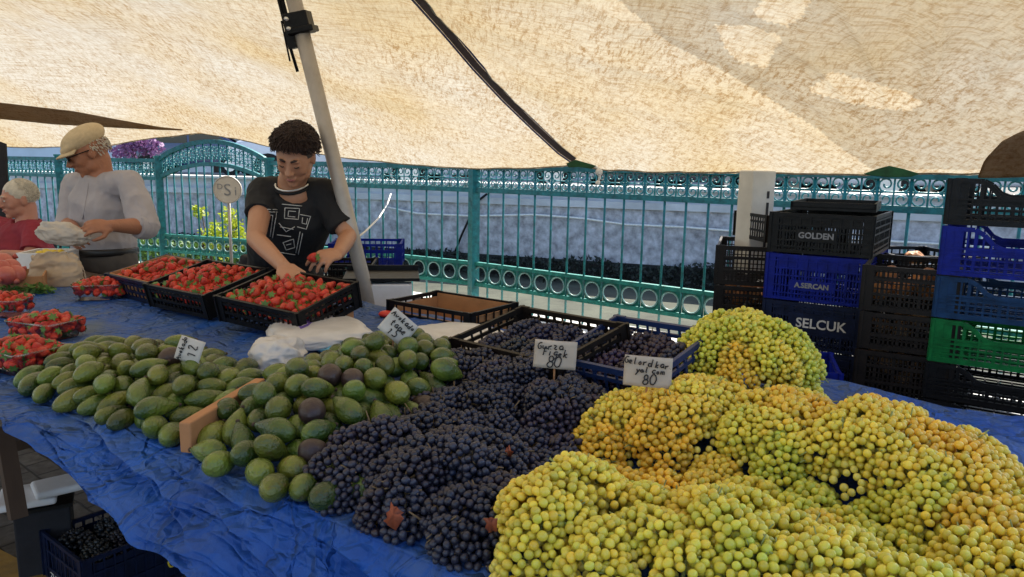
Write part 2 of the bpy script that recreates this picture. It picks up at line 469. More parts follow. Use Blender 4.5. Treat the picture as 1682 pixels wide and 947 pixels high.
# conduits on the wall
def wall_pt(px, py, d=0.03):
    for a, b in zip(wp, wp[1:]):
        r = ray(px, py); 
        n = (b - a).normalized().cross(Vector((0, 0, 1)))
        den = r.dot(n)
        if abs(den) < 1e-6: continue
        tt = (a - CAMP).dot(n) / den
        q = CAMP + r * tt
        s = (q - a).dot((b - a).normalized()) / (b - a).length
        if 0 <= s <= 1 and tt > 0: return q + n * SG * d
    return at(px, py, Y=8)
g = MB(); g.tube([wall_pt(x, y, 0.05) for x, y in ((642, 340), (690, 350), (778, 354), (880, 352), (960, 358), (1030, 368), (1120, 372), (1200, 378), (1330, 388), (1550, 400), (1700, 410))], 0.011, 8)
tag(g.build('wall_conduit', M['rope'], smooth=True), 'pale conduit pipe running along the grey wall', 'pipe')
g = MB(); g.tube([wall_pt(x, y, 0.05) for x, y in ((803, 318), (787, 330), (778, 350), (762, 384), (748, 420))], 0.012, 8)
tag(g.build('hanging_cable', M['black_pl'], smooth=True), 'thin black cable hanging down the grey wall', 'cable')
g = MB(); g.tube([at(x, y, Y=yy) for x, y, yy in ((642, 318, 5.1), (636, 336, 5.0), (622, 358, 4.4), (600, 380, 3.6), (590, 388, 3.3))], 0.005, 8)
tag(g.build('rope', M['rope'], smooth=True), 'white rope pulled slanting from the fence to the pole', 'rope')

# ---------------------------------------------------------------- teal fence, panel by panel
def fence_panel(i, label, step, style='straight', arch=0.0):
    a, b = fp[i], fp[i + 1]; L = (b - a).length; d = (b - a) / L
    n = d.cross(Vector((0, 0, 1))) * SG
    rz = math.atan2(d.y, d.x)
    th = thing('iron_gate' if arch else 'iron_fence', label, 'gate' if arch else 'fence', (a.x, a.y, ZCAP), rz)
    # local: x along panel, z up from cap, y across
    zt, zm, zb, zc = ZT - ZCAP, ZM - ZCAP, ZB - ZCAP, ZC - ZCAP
    def rise(x):
        if not arch: return 0.0
        return arch * math.sin(PI * x / L) ** 0.8 if 0 < x < L else 0.0
    K = 22 if arch else 2
    for nm, z, hh, up in (('top_rail', zt, 0.034, 1), ('upper_rail', zm, 0.030, 1)):
        g = MB()
        for k in range(K - 1):
            x0, x1 = L * k / (K - 1), L * (k + 1) / (K - 1)
            g.bar((x0, 0, z + rise(x0) * (1 if nm == 'top_rail' else 0.8)), (x1, 0, z + rise(x1) * (1 if nm == 'top_rail' else 0.8)), 0.03, hh)
        g.build(nm, M['teal'], th)
    for nm, z in (('band_rail', zb), ('bottom_rail', zc)):
        g = MB(); g.bar((0, 0, z), (L, 0, z), 0.028, 0.022); g.build(nm, M['teal2'], th)
    nb = max(2, int(round(L / step)))
    st = L / nb
    # bars, each one a part (shared mesh)
    barm = {}
    for k in range(1, nb):
        x = k * st
        zz = zt + rise(x)
        key = round(zz, 3)
        if key not in barm:
            g = MB(); g.tube([(0, 0, -0.0), (0, 0, zz)], 0.0072, 6); barm[key] = g.mesh('bar', M['teal'], True)
        o = link('bar', barm[key], th); o.location = (x, 0, 0)
    # plate with a ring in each bay
    rr = min(st * 0.40, (zb - zc) * 0.5 - 0.018)
    ring = MB(); ring.tube([(rr * math.cos(q * PI / 8), 0, rr * math.sin(q * PI / 8)) for q in range(16)], 0.0048, 6, closed=True)
    rm = ring.mesh('ring', M['ringp'], True)
    pl = MB(); zh = (zb - zc) / 2 - 0.009; xh = st / 2 - 0.008
    for q in range(16):
        t0, t1 = q * PI / 8, (q + 1) * PI / 8
        def sq(t):
            c, s = math.cos(t), math.sin(t); m_ = max(abs(c) / xh, abs(s) / zh); return (c / m_, 0, s / m_)
        p0 = (rr * 0.98 * math.cos(t0), 0, rr * 0.98 * math.sin(t0)); p1 = (rr * 0.98 * math.cos(t1), 0, rr * 0.98 * math.sin(t1))
        pl.add([p0, sq(t0), sq(t1), p1], [(0, 1, 2, 3)])
    bmx = pl.mesh('band_plate', M['teal2'])
    scr = scroll_mesh(st, zt - zm)
    for k in range(nb):
        x = (k + 0.5) * st
        if nb <= 80:
            o = link('band_plate', bmx, th); o.location = (x, 0.003, (zb + zc) / 2)
            o = link('ring', rm, th); o.location = (x, -0.004, (zb + zc) / 2)
        o = link('scroll', scr, th); o.location = (x, 0, zm + rise(x) * 0.9)
    return th

def scroll_mesh(w, h):
    g = MB()
    def spiral(cx, cz, r, a0, turns, sgn):
        pts = []
        for q in range(14):
            tt = q / 13; a = a0 + sgn * turns * 2 * PI * tt; rr = r * (1 - 0.75 * tt)
            pts.append((cx + rr * math.cos(a), 0, cz + rr * math.sin(a)))
        g.tube(pts, 0.0042, 5)
    r = min(w * 0.26, h * 0.24)
    for sx in (-1, 1):
        spiral(sx * w * 0.24, h * 0.72, r, -PI / 2, 1.3, sx)
        spiral(sx * w * 0.24, h * 0.28, r, PI / 2, 1.3, -sx)
    g.tube([(-w * 0.5, 0, h * 0.5), (w * 0.5, 0, h * 0.5)], 0.004, 5)
    g.tube([(0, 0, 0.012), (0, 0, h - 0.012)], 0.0045, 5)
    return g.mesh('scroll', M['scrollp'], True)
M['ringp'] = mat('pale_ring_paint', (0.22, 0.42, 0.40), 0.4, 0.3, 30)  # rings are paler than the bars and rails
M['scrollp'] = mat('light_teal_scroll_paint', (0.06, 0.30, 0.31), 0.4, 0.4, 30)

labs = ['teal iron fence stretch at the far left edge behind the seated man', 'teal iron fence stretch just behind the man in the tan cap',
        'arched teal gate with the round white sign in front', 'teal iron fence stretch directly behind the young vendor and the leaning pole',
        'widest teal fence stretch in the middle, with a row of rings', 'teal iron fence stretch behind the crate stacks on the right']
steps = [0.095, 0.085, 0.085, 0.125, 0.125, 0.13]
for i in range(6):
    fence_panel(i, labs[i], steps[i], arch=0.16 if i == 2 else 0.0)
post0 = None
plab = ['teal square fence post at the far left', 'teal square fence post left of the man in the tan cap', 'teal square post on the left of the arched gate',
        'teal square post on the right of the arched gate', 'teal square fence post right of the leaning pole', 'teal square fence post behind the white slotted column', 'teal fence post beyond the right crate stack']
for i, p in enumerate(fp[:-1]):
    th = thing('fence_post', plab[i], 'fence post', (p.x, p.y, ZCAP), 0.6, group='square posts of the teal fence')
    g = MB(); g.box((0, 0, 0.46), (0.055, 0.055, 0.92)); g.build('post_shaft', M['teal'], th)
    g = MB(); g.box((0, 0, 0.925), (0.066, 0.066, 0.016)); g.build('post_cap', M['teal2'], th)
    g = MB(); g.box((0, 0, 0.004), (0.10, 0.10, 0.008)); g.build('foot_plate', M['teal2'], th)

# white slotted column
p = at(1236, 400, Y=3.15)
th = thing('steel_column', 'white slotted square column standing behind the crate stacks', 'column', (p.x, p.y, 0), 0.35)
g = MB(); g.box((0, 0, 0.70), (0.115, 0.10, 1.40)); c = g.build('shaft', M['colw'] if 'colw' in M else M['whitewash'], th)
modify(c, [('BEVEL', dict(width=0.006, segments=2))])
for z, h in ((1.30, 0.03), (1.24, 0.055), (1.10, 0.05)):
    g = MB(); g.box((0.022, -0.0505, z), (0.012, 0.003, h)); g.build('slot', M['black_ink'], th)

# round sign with its pole
p = at(375, 311, Y=5.25)
th = thing('round_sign', 'round cream sign lettered DSi on a thin pole by the gate', 'sign', (p.x, p.y, ZCAP - 0.1), 0.15)
zz = p.z - ZCAP + 0.1
g = MB(); g.tube([(0, 0, 0), (0, 0, zz)], 0.011, 8); g.build('sign_pole', M['metal'], th, smooth=True)
g = MB(); g.tube([(0, -0.014, zz), (0, -0.026, zz)], 0.098, 32); g.build('disc', M['card2'], th)
g = MB(); g.tube([(0.094 * math.cos(q * PI / 16), -0.028, zz + 0.094 * math.sin(q * PI / 16)) for q in range(32)], 0.004, 6, closed=True); g.build('rim', M['metal'], th, smooth=True)
RF = frame((1, 0, 0), (0, 0, 1))
text_obj('lettering', 'D', 0.055, M['grey_ink'], th, Vector((-0.05, -0.029, zz + 0.02)), RF)
text_obj('lettering', 'S', 0.12, M['grey_ink'], th, Vector((0.0, -0.029, zz - 0.005)), RF)
text_obj('lettering', 'i', 0.09, M['grey_ink'], th, Vector((0.055, -0.029, zz - 0.012)), RF)

# ---------------------------------------------------------------- shrubs behind the fence
def leaf_cloud(g, c, r, n, size, flat=0.55):
    for i in range(n):
        v = Vector((random.gauss(0, 1), random.gauss(0, 1), random.gauss(0, 1))).normalized() * (random.random() ** 0.45)
        q = Vector(c) + Vector((v.x * r[0], v.y * r[1], v.z * r[2]))
        a = Vector((random.gauss(0, 1), random.gauss(0, 1), random.gauss(0, .7))).normalized(); b = a.orthogonal().normalized()
        b = Matrix.Rotation(random.random() * 6.28, 3, a) @ b
        s = size * (0.6 + 0.8 * random.random())
        g.add([q - a * s, q - a * s * .2 + b * s * flat, q + a * s, q - a * s * .2 - b * s * flat], [(0, 1, 2, 3)])
M['leafy'] = mat('yellow_green_leaf', (0.42, 0.48, 0.03), 0.6, 0.4, 5, trans=0.3)
M['leafg'] = mat('green_leaf', (0.10, 0.20, 0.04), 0.6, 0.5, 5, trans=0.25)
M['leafd'] = mat('dark_green_leaf', (0.03, 0.07, 0.025), 0.6, 0.5, 5, trans=0.2)
M['bloom'] = mat('magenta_bloom', (0.22, 0.10, 0.24), 0.6, 0.4, 5, trans=0.3)
def shrub(name, label, cat, base, blobs, m, size, stems=5):
    th = thing(name, label, cat, base)
    g = MB()
    for (dx, dy, dz, rx, ry, rz_, n) in blobs: leaf_cloud(g, (dx, dy, dz), (rx, ry, rz_), n, size)
    g.build('foliage', m, th, fixn=False)
    g = MB()
    for k in range(stems):
        bl = blobs[k % len(blobs)]
        e = Vector((bl[0] + random.uniform(-.5, .5) * bl[3], bl[1], bl[2]))
        g.tube([(random.uniform(-.03, .03), 0, 0), e * 0.5 + Vector((random.uniform(-.03, .03), 0, 0)), e], [0.012, 0.009, 0.004], 6)
    g.build('stem', M['wood'], th, smooth=True)
    return th
p = at(352, 400, Y=6.5)
b = Vector((p.x, p.y, 0.30))
def rel(px, py, Y): return at(px, py, Y=Y) - b
bl = []
for px, py, r, n in ((330, 350, .06, 50), (322, 345, .04, 30), (378, 352, .09, 90), (385, 372, .1, 110), (355, 380, .1, 110), (345, 392, .12, 100), (395, 390, .1, 100), (365, 405, .14, 120)):
    q = rel(px, py, 6.5); bl.append((q.x, q.y, q.z, r, r, r, n))
shrub('yellow_shrub', 'yellow green leafy shrub growing behind the gate under the sign', 'shrub', b, bl, M['leafy'], 0.022)
p = at(330, 430, Y=6.9); b = Vector((p.x, p.y, 0.30)); bl = []
for px, py, r, n in ((250, 410, .16, 200), (300, 415, .2, 260), (350, 410, .2, 260), (400, 415, .18, 240), (225, 400, .12, 120)):
    q = rel(px, py, 6.9); bl.append((q.x, q.y, q.z, r, r, r * .8, n))
shrub('low_shrub', 'mid green low shrub behind the gate below the yellow one', 'shrub', b, bl, M['leafg'], 0.03)
p = at(215, 300, Y=13); b = Vector((p.x, p.y, 0.95)); bl = []
for px, py, r, n in ((205, 243, .28, 200), (228, 236, .30, 240), (248, 242, .22, 160)):
    q = rel(px, py, 13); bl.append((q.x, q.y, q.z, r, r, r * .7, n))
shrub('bougainvillea', 'magenta flowering bush beyond the fence behind the capped man', 'shrub', b, bl, M['bloom'], 0.05)

# ---------------------------------------------------------------- houses beyond the street
def house(label, x0, x1, Y, z1, m, roofm, wins):
    th = thing('apartment_house', label, 'building', ((x0 + x1) / 2, Y, 0.95))
    wd = x1 - x0
    g = MB(); g.box((0, 2.5, (z1 - .95) / 2), (wd, 5, z1 - .95)); g.build('wall', m, th)
    g = MB(); g.box((0, 2.5, z1 - .95 + 0.11), (wd + 0.5, 5.5, 0.22)); g.build('roof', roofm, th)
    nx = max(2, int(wd / 2.2))
    for r in range(int((z1 - 1.4) / 2.8)):
        for k in range(nx):
            x = -wd / 2 + wd * (k + .5) / nx
            g = MB(); g.box((x, -0.02, 1.5 + r * 2.8), (1.05, 0.06, 1.35)); f = g.build('window', M['whitewash'], th)
            g = MB(); g.box((x, -0.055, 1.5 + r * 2.8), (0.88, 0.02, 1.18)); g.build('pane', M['glassdark'], f)
    g = MB(); g.box((-wd * .28, -0.03, 1.0), (0.95, 0.07, 2.0)); dd = g.build('door', M['wood'], th)
    g = MB(); g.ell((-wd * .28 + .38, -0.09, 1.0), 0.03); g.build('handle', M['metal'], dd)
M['fac1'] = mat('pale_blue_plaster', (0.66, 0.72, 0.76), 0.9, 0.15, 1)
M['fac2'] = mat('cream_plaster', (0.62, 0.55, 0.42), 0.9, 0.15, 1)
M['fac3'] = mat('white_plaster', (0.80, 0.80, 0.78), 0.9, 0.12, 1)
M['fac4'] = mat('grey_plaster', (0.55, 0.57, 0.60), 0.9, 0.15, 1)
M['tile'] = mat('roof_tile', (0.30, 0.10, 0.06), 0.8, 0.3, 6)
house('pale blue apartment house beyond the street at far left', -26, -14, 27, 9.5, M['fac1'], M['tile'], 0)
house('white apartment house beyond the street behind the gate', -13.2, -4.5, 29, 11, M['fac3'], M['concrete_top'], 0)
house('grey apartment house beyond the street behind the long wall', -3.8, 5.0, 28, 9, M['fac4'], M['tile'], 0)
house('pale blue house beyond the street at centre right', 5.9, 14.5, 27, 10, M['fac1'], M['concrete_top'], 0)
house('cream apartment house beyond the street at far right', 15.4, 28, 28, 9, M['fac2'], M['tile'], 0)

# ---------------------------------------------------------------- parked cars
def car(label, x, y, rz, m, tail=True):
    th = thing('parked_car', label, 'car', (x, y, 0.95), rz, group='cars parked along the street')
    pr = [(-2.05, .28), (-2.1, .62), (-1.95, .86), (-1.25, .95), (-0.65, 1.38), (0.75, 1.42), (1.45, 1.02), (2.0, .92), (2.12, .6), (2.05, .28)]
    g = MB(); g.prism(pr, -0.82, 0.82, 'y'); b = g.build('body', m, th); modify(b, [('BEVEL', dict(width=0.07, segments=3))])
    b.data.polygons.foreach_set('use_smooth', [True] * len(b.data.polygons))
    for s in (-1, 1):
        for poly in ([(-1.12, .98), (-0.62, 1.32), (-0.02, 1.34), (-0.02, .98)], [(0.05, .98), (0.05, 1.34), (0.72, 1.34), (1.28, 1.02)]):
            g = MB(); g.prism(poly, s * 0.815, s * 0.832, 'y'); g.build('side_window', M['glassdark'], th)
        for wx in (-1.3, 1.3):
            g = MB(); g.tube([(wx, s * 0.66, .31), (wx, s * 0.86, .31)], 0.31, 20); t_ = g.build('wheel', M['black_pl'], th)
            g = MB(); g.tube([(wx, s * 0.862, .31), (wx, s * 0.875, .31)], 0.18, 14); g.build('rim', M['silver'], t_)
        g = MB(); g.box((2.06, s * 0.62, .75), (0.12, 0.3, 0.16)); g.build('tail_light', M['red'], th)
        g = MB(); g.box((-2.05, s * 0.62, .68), (0.12, 0.3, 0.14)); g.build('headlight', M['silver'], th)
    g = MB(); g.box((1.22, 0, 1.215), (0.74, 1.3, 0.02), Matrix.Rotation(0.52, 3, 'Y')); g.build('rear_window', M['glassdark'], th)
    g = MB(); g.box((-1.0, 0, 1.19), (0.70, 1.3, 0.02), Matrix.Rotation(-0.62, 3, 'Y')); g.build('windscreen', M['glassdark'], th)
    return th
M['car_w'] = mat('white_car_paint', (0.65, 0.66, 0.68), 0.25, 0.03, coat=0.8)
M['car_b'] = mat('dark_blue_car_paint', (0.02, 0.035, 0.11), 0.25, 0.03, coat=0.8)
M['car_r'] = mat('red_car_paint', (0.40, 0.02, 0.02), 0.25, 0.03, coat=0.8)
M['car_g'] = mat('grey_car_paint', (0.05, 0.05, 0.055), 0.25, 0.03, coat=0.8)
for lab, px, Y, rz, mm in (('dark grey parked car glimpsed between the white column and the strap', 1130, 12, 1.1, 'car_g'), ('red parked car beyond the wall right of the middle fence post', 1060, 15, 1.3, 'car_r'),
                           ('dark blue parked car beyond the black crate stack', 1360, 12.5, .25, 'car_b'), ('white parked car between the crate stacks in the background', 1520, 11, .2, 'car_w'),
                           ('white parked car beyond the wall straight behind the middle fence post', 800, 14, -.1, 'car_w'), ('blue parked car seen through the gate', 330, 24, 0.0, 'car_b'),
                           ('white parked car beyond the wall behind the young vendor', 560, 16, .05, 'car_w')):
    p = at(px, 300, Y=Y); car(lab, p.x, Y, rz, M[mm])
# ---------------------------------------------------------------- table frame
T = 0.88
TA = at(740, 940, z=T); TB = at(0, 625, z=T)
TE = (TB - TA).normalized(); TN = Vector((-TE.y, TE.x, 0))
if TN.y < 0: TN = -TN
TROT = math.atan2(-TE.y, -TE.x)          # local +x = -TE (to the right), local +y = TN
def tp(s, t, z=0.0): return TA + TE * s + TN * t + Vector((0, 0, z))
def st(p):
    q = Vector(p) - TA; return q.dot(TE), q.dot(TN)
def plane_t(px, py, t=0.0):
    r = ray(px, py); k = (TA + TN * t - CAMP).dot(TN) / r.dot(TN); q = CAMP + r * k
    return st(q)[0], q.z
SL, SR, TD = 2.62, -1.7, 1.16

# ---------------------------------------------------------------- canopy
def canopy_mat(name, base, dark, hole=0.0):
    m, t, o = nt(name)
    N = t.nodes.new; L = t.links.new
    tc = N('ShaderNodeTexCoord')
    def noise_(scale, det, st_=(1, 1, 1), rot=0.0, rough=0.6, dist=0.0):
        mp = N('ShaderNodeMapping'); mp.inputs['Scale'].default_value = st_; mp.inputs['Rotation'].default_value = (0, 0, rot); L(tc.outputs['Object'], mp.inputs[0])
        n = N('ShaderNodeTexNoise'); n.inputs['Scale'].default_value = scale; n.inputs['Detail'].default_value = det; n.inputs['Roughness'].default_value = rough; n.inputs['Distortion'].default_value = dist
        L(mp.outputs[0], n.inputs['Vector']); return n.outputs['Fac']
    def ramp(f, p0, p1, c0, c1):
        r = N('ShaderNodeValToRGB'); r.color_ramp.elements[0].position = p0; r.color_ramp.elements[1].position = p1
        r.color_ramp.elements[0].color = C4(c0); r.color_ramp.elements[1].color = C4(c1); L(f, r.inputs[0]); return r.outputs[0]
    def mul(a, b, f=1.0, mode='MULTIPLY'):
        x = N('ShaderNodeMix'); x.data_type = 'RGBA'; x.blend_type = mode
        if isinstance(f, float): x.inputs[0].default_value = f
        else: L(f, x.inputs[0])
        L(a, x.inputs[6]); L(b, x.inputs[7]); return x.outputs[2]
    W = (1, 1, 1)
    big = noise_(0.7, 3)
    c = ramp(big, 0.36, 0.60, base, (base[0] * .92, base[1] * .80, base[2] * .58))
    # rubbed-in dirt: two families of fine streaks, only in blotches
    s1 = noise_(60, 12, (1.0, 0.045, 1), 0.75, 0.80, 0.1); s2 = noise_(80, 12, (0.045, 1.0, 1), 0.30, 0.80, 0.1)
    blot = noise_(1.6, 4, (1, 1, 1), 0.2)
    k1 = ramp(s1, 0.48, 0.60, W, dark); k2 = ramp(s2, 0.49, 0.58, W, (0.74, 0.62, 0.48))
    mk = ramp(blot, 0.32, 0.64, (0.35, .35, .35), W); 
    c = mul(c, k1, mk); c = mul(c, k2, 0.8)
    # small rusty specks and stains
    sp = noise_(11, 14, (1, .8, 1), 0.9, 0.78, 1.2); c = mul(c, ramp(sp, 0.61, 0.70, W, (0.70, 0.48, 0.26)), 0.55)
    fine = noise_(140, 2, (1, 0.3, 1), 0.6); c = mul(c, ramp(fine, 0.35, 0.65, (0.88, 0.87, 0.86), W), 1.0)
    df = N('ShaderNodeBsdfDiffuse'); tr = N('ShaderNodeBsdfTranslucent'); mx = N('ShaderNodeMixShader'); mx.inputs[0].default_value = 0.58
    bn = N('ShaderNodeBump'); bn.inputs['Strength'].default_value = 0.35; bn.inputs['Distance'].default_value = 0.012
    L(noise_(16, 8, (1, .3, 1), 0.55), bn.inputs['Height'])
    L(bn.outputs[0], df.inputs['Normal']); L(bn.outputs[0], tr.inputs['Normal'])
    L(c, df.inputs[0]); L(c, tr.inputs[0]); L(df.outputs[0], mx.inputs[1]); L(tr.outputs[0], mx.inputs[2])
    out = mx.outputs[0]
    if hole:
        tp_ = N('ShaderNodeBsdfTransparent'); m2 = N('ShaderNodeMixShader'); m2.inputs[0].default_value = hole
        L(out, m2.inputs[1]); L(tp_.outputs[0], m2.inputs[2]); out = m2.outputs[0]
    L(out, o.inputs[0]); return m
M['canopy'] = canopy_mat('weathered_canopy_cloth', (0.385, 0.368, 0.318), (0.62, 0.47, 0.32))
M['net'] = canopy_mat('grey_canopy_lining', (0.66, 0.66, 0.66), (0.7, 0.62, 0.52), 0.62)
M['flap'] = canopy_mat('brown_canopy_flap', (0.42, 0.33, 0.24), (0.7, 0.6, 0.5))

EDGE = [(-260, 232), (0, 241), (60, 243), (120, 241), (180, 239), (220, 233), (260, 226), (330, 220), (385, 227), (440, 241), (560, 259), (660, 270), (778, 278), (880, 277), (945, 271), (1000, 281), (1120, 284), (1250, 285), (1400, 288), (1480, 286), (1600, 287), (1682, 288), (1900, 292)]
def edgeY(px): return fenceY(px) * 0.90
LC = 7.6  # unseen length behind the camera, added to block blue sky light
def canopy_pt(a, b, dz=0.0):
    """a 0..1 along the far edge (by pixel column), b 0..1 from the far edge back over the camera"""
    px = -260 + 2160 * a
    E = at(px, interp(px, EDGE), Y=edgeY(px)); E.z += 0.006 * noise.noise(Vector((px * .02, 1, 2))) + 0.003 * noise.noise(Vector((px * .09, 4, 2)))
    d = Vector((-0.60, -0.80, 0)) + Vector(((a - 0.55) * -0.35, 0, 0))
    s = b * LC
    rise = lerp(0.86, 0.94, a) * (1 - math.exp(-s / 1.45)) + 0.03 * s
    q = E + d * s; q.z = E.z + rise + dz
    k = min(1.0, s / 0.5)
    q.z += k * (0.045 * noise.noise(Vector((q.x * 0.8, q.y * 0.8, 1.3))) + 0.016 * noise.noise(Vector((q.x * 2.6, q.y * 2.2, 4.0))))
    # tension creases fanning out from the tie points of the edge
    for tx, ty, amp, lob in ((1490, 286, 0.034, 11), (960, 276, 0.020, 8), (330, 220, 0.022, 8), (1100, 285, 0.010, 13)):
        c = TIE.setdefault(tx, at(tx, ty, Y=edgeY(tx)))
        v = Vector((q.x - c.x, q.y - c.y)); r = v.length
        if r < 3.2:
            an = math.atan2(v.y, v.x)
            f = (1 - r / 3.2) * min(1, r / 0.25)
            q.z += min(1.0, s / 0.45) * amp * f * abs(math.sin(an * lob + 1.5 * noise.noise(Vector((r * 1.2, tx, 0))))) ** 0.6
    # one long gathered fold
    return q
TIE = {}
NU, NV = 260, 260
can = MB(); can.grid(lambda u, v: canopy_pt(u, v ** 1.35), NU, NV)
co = can.build('stall_canopy', M['canopy'], smooth=True)
tag(co, 'large dirty cream canopy cloth stretched over the whole stall', 'canopy')

# second, greyer layer lying over the right half, with worn-out openings where the sun comes through
def inpoly(x, y, P):
    c = False; j = len(P) - 1
    for i in range(len(P)):
        if (P[i][1] > y) != (P[j][1] > y) and x < (P[j][0] - P[i][0]) * (y - P[i][1]) / (P[j][1] - P[i][1]) + P[i][0]: c = not c
        j = i
    return c
sheetP = [(985, -40), (1100, 58), (1200, 112), (1330, 195), (1430, 268), (1478, 282), (1700, 275), (1900, 270), (1900, -400), (900, -400)]
holes = [[(1265, -30), (1345, -30), (1318, 20), (1296, 32), (1262, 26), (1240, 10)], [(1180, 30), (1240, 30), (1286, 50), (1262, 104), (1215, 92), (1190, 66)], [(1336, 132), (1368, 108), (1420, 122), (1480, 140), (1520, 158), (1495, 173), (1440, 168), (1375, 155), (1330, 142)]]
net = MB()
nu, nv = 330, 250
pts = [[canopy_pt(0.50 + 0.5 * i / (nu - 1), (j / (nv - 1) * 0.66) ** 1.3 + 0.0015, 0.03) for i in range(nu)] for j in range(nv)]
flat_ = [p for r in pts for p in r]
pp = [proj(p) for p in flat_]
fs = []
for j in range(nv - 1):
    for i in range(nu - 1):
        idx = (j * nu + i, j * nu + i + 1, (j + 1) * nu + i + 1, (j + 1) * nu + i)
        cx = sum(pp[k][0] for k in idx) / 4; cy = sum(pp[k][1] for k in idx) / 4
        wv = 5 * noise.noise(Vector((cx * .03, cy * .03, 0)))
        if inpoly(cx, cy, sheetP) and not any(inpoly(cx + wv, cy + wv * .5, h) for h in holes): fs.append(idx)
net.add(flat_, fs)
no = net.build('canopy_lining', M['net'], smooth=True)
tag(no, 'greyish second cloth layer over the right part of the canopy, with worn openings', 'canopy cloth')

def canopy_hit(px, py):
    r = ray(px, py).normalized(); h = CBVH.ray_cast(CAMP, r)
    return h[0] if h[0] is not None else at(px, py, Y=3.0)
CBVH = BVHTree.FromPolygons([v.co[:] for v in co.data.vertices], [tuple(p.vertices) for p in co.data.polygons])
# dark navy webbing strap under the canopy
M['strap'] = mat('dark_strap', (0.045, 0.032, 0.040), 0.7, 0.2, 30); M['strap_edge'] = mat('navy_strap_edge', (0.012, 0.016, 0.10), 0.6, 0.1)
th = thing('webbing_strap', 'dark strap with navy edges crossing under the canopy to its edge', 'strap', canopy_hit(945, 262))
sp_ = [(655, -40), (690, 0), (735, 52), (782, 108), (830, 160), (878, 207), (920, 246), (944, 263)]
def ribbon(mb, pix, hw, dn, o0=0.0):
    P = [canopy_hit(x, y) for x, y in pix]; P = [p + (CAMP - p).normalized() * dn for p in P]
    vs = []
    for i, p in enumerate(P):
        d = (P[min(i + 1, len(P) - 1)] - P[max(i - 1, 0)]).normalized(); s_ = d.cross((CAMP - p).normalized()).normalized()
        vs += [p + s_ * (o0 - hw), p + s_ * (o0 + hw)]
        q = p + (p - CAMP).normalized() * 0.004
        vs += [q + s_ * (o0 - hw), q + s_ * (o0 + hw)]
    f = []
    for i in range(len(P) - 1):
        a = 4 * i; b = a + 4
        f += [(a, b, b + 1, a + 1), (a + 2, a + 3, b + 3, b + 2), (a, a + 2, b + 2, b), (a + 1, b + 1, b + 3, a + 3)]
    f += [(0, 1, 3, 2), (4 * len(P) - 4, 4 * len(P) - 2, 4 * len(P) - 1, 4 * len(P) - 3)]
    mb.add(vs, f)
def densify(pix, n=4):
    out = []
    for (a, b), (c, d) in zip(pix, pix[1:]):
        for k in range(n): out.append((lerp(a, c, k / n), lerp(b, d, k / n)))
    return out + [pix[-1]]
g = MB(); ribbon(g, densify(sp_), 0.014, 0.025); g.build('band', M['strap'], th, world=True)
for sgn in (-1, 1):
    g = MB(); ribbon(g, densify(sp_), 0.004, 0.026, sgn * 0.019); g.build('edging', M['strap_edge'], th, world=True)
M['seam'] = mat('canopy_seam', (0.34, 0.29, 0.21), 0.9, 0.3, 30, trans=0.3)
M['hem'] = mat('canopy_hem', (0.42, 0.34, 0.24), 0.9, 0.4, 30, trans=0.3)
g = MB(); g.tube([canopy_pt(k / 160, 0.0008) for k in range(161)], [0.0045 + 0.002 * noise.noise(Vector((k * .7, 0, 0))) for k in range(161)], 6); g.build('hem', M['hem'], co, smooth=True)
M['greencloth'] = mat('torn_green_cloth', (0.02, 0.10, 0.035), 0.8, 0.4, 20, bump=0.4, trans=0.1)
def patch(name, label, cat, poly, Y, m, th_=0.012):
    P = [at(x, y, Y=Y) for x, y in poly]; c = sum(P, Vector()) / len(P)
    g = MB(); n_ = len(P); dv = Vector((0, th_, 0.0))
    g.add([p for p in P] + [p + dv for p in P], [tuple(range(n_)), tuple(reversed(range(n_, 2 * n_)))] + [(i, (i + 1) % n_, (i + 1) % n_ + n_, i + n_) for i in range(n_)])
    o = g.build(name, m, None)
    o.data.transform(Matrix.Translation(-c)); o.location = c
    modify(o, [('BEVEL', dict(width=0.003, segments=2))])
    return tag(o, label, cat)
patch('green_cloth', 'green torn rag caught on the canopy edge above the crates', 'rag', [(1420, 285), (1446, 276), (1462, 272), (1485, 277), (1512, 285), (1498, 290), (1462, 291), (1430, 288)], 2.62, M['greencloth'])
patch('green_cloth', 'small green knot of cloth where the strap meets the canopy edge', 'rag', [(930, 268), (946, 262), (956, 265), (980, 272), (972, 277), (950, 274), (934, 275)], 3.6, M['greencloth'])
g = MB()
g.tube([at(x, y, Y=3.62) for x, y in ((950, 266), (970, 270), (984, 277), (985, 290), (983, 300))], 0.006, 6); g.ell(at(984, 282, Y=3.6), 0.018); g.ell(at(982, 300, Y=3.6), 0.012)
tag(g.build('knotted_cord', M['rope'], smooth=True), 'knotted cord hanging from the canopy edge beneath the strap', 'cord')
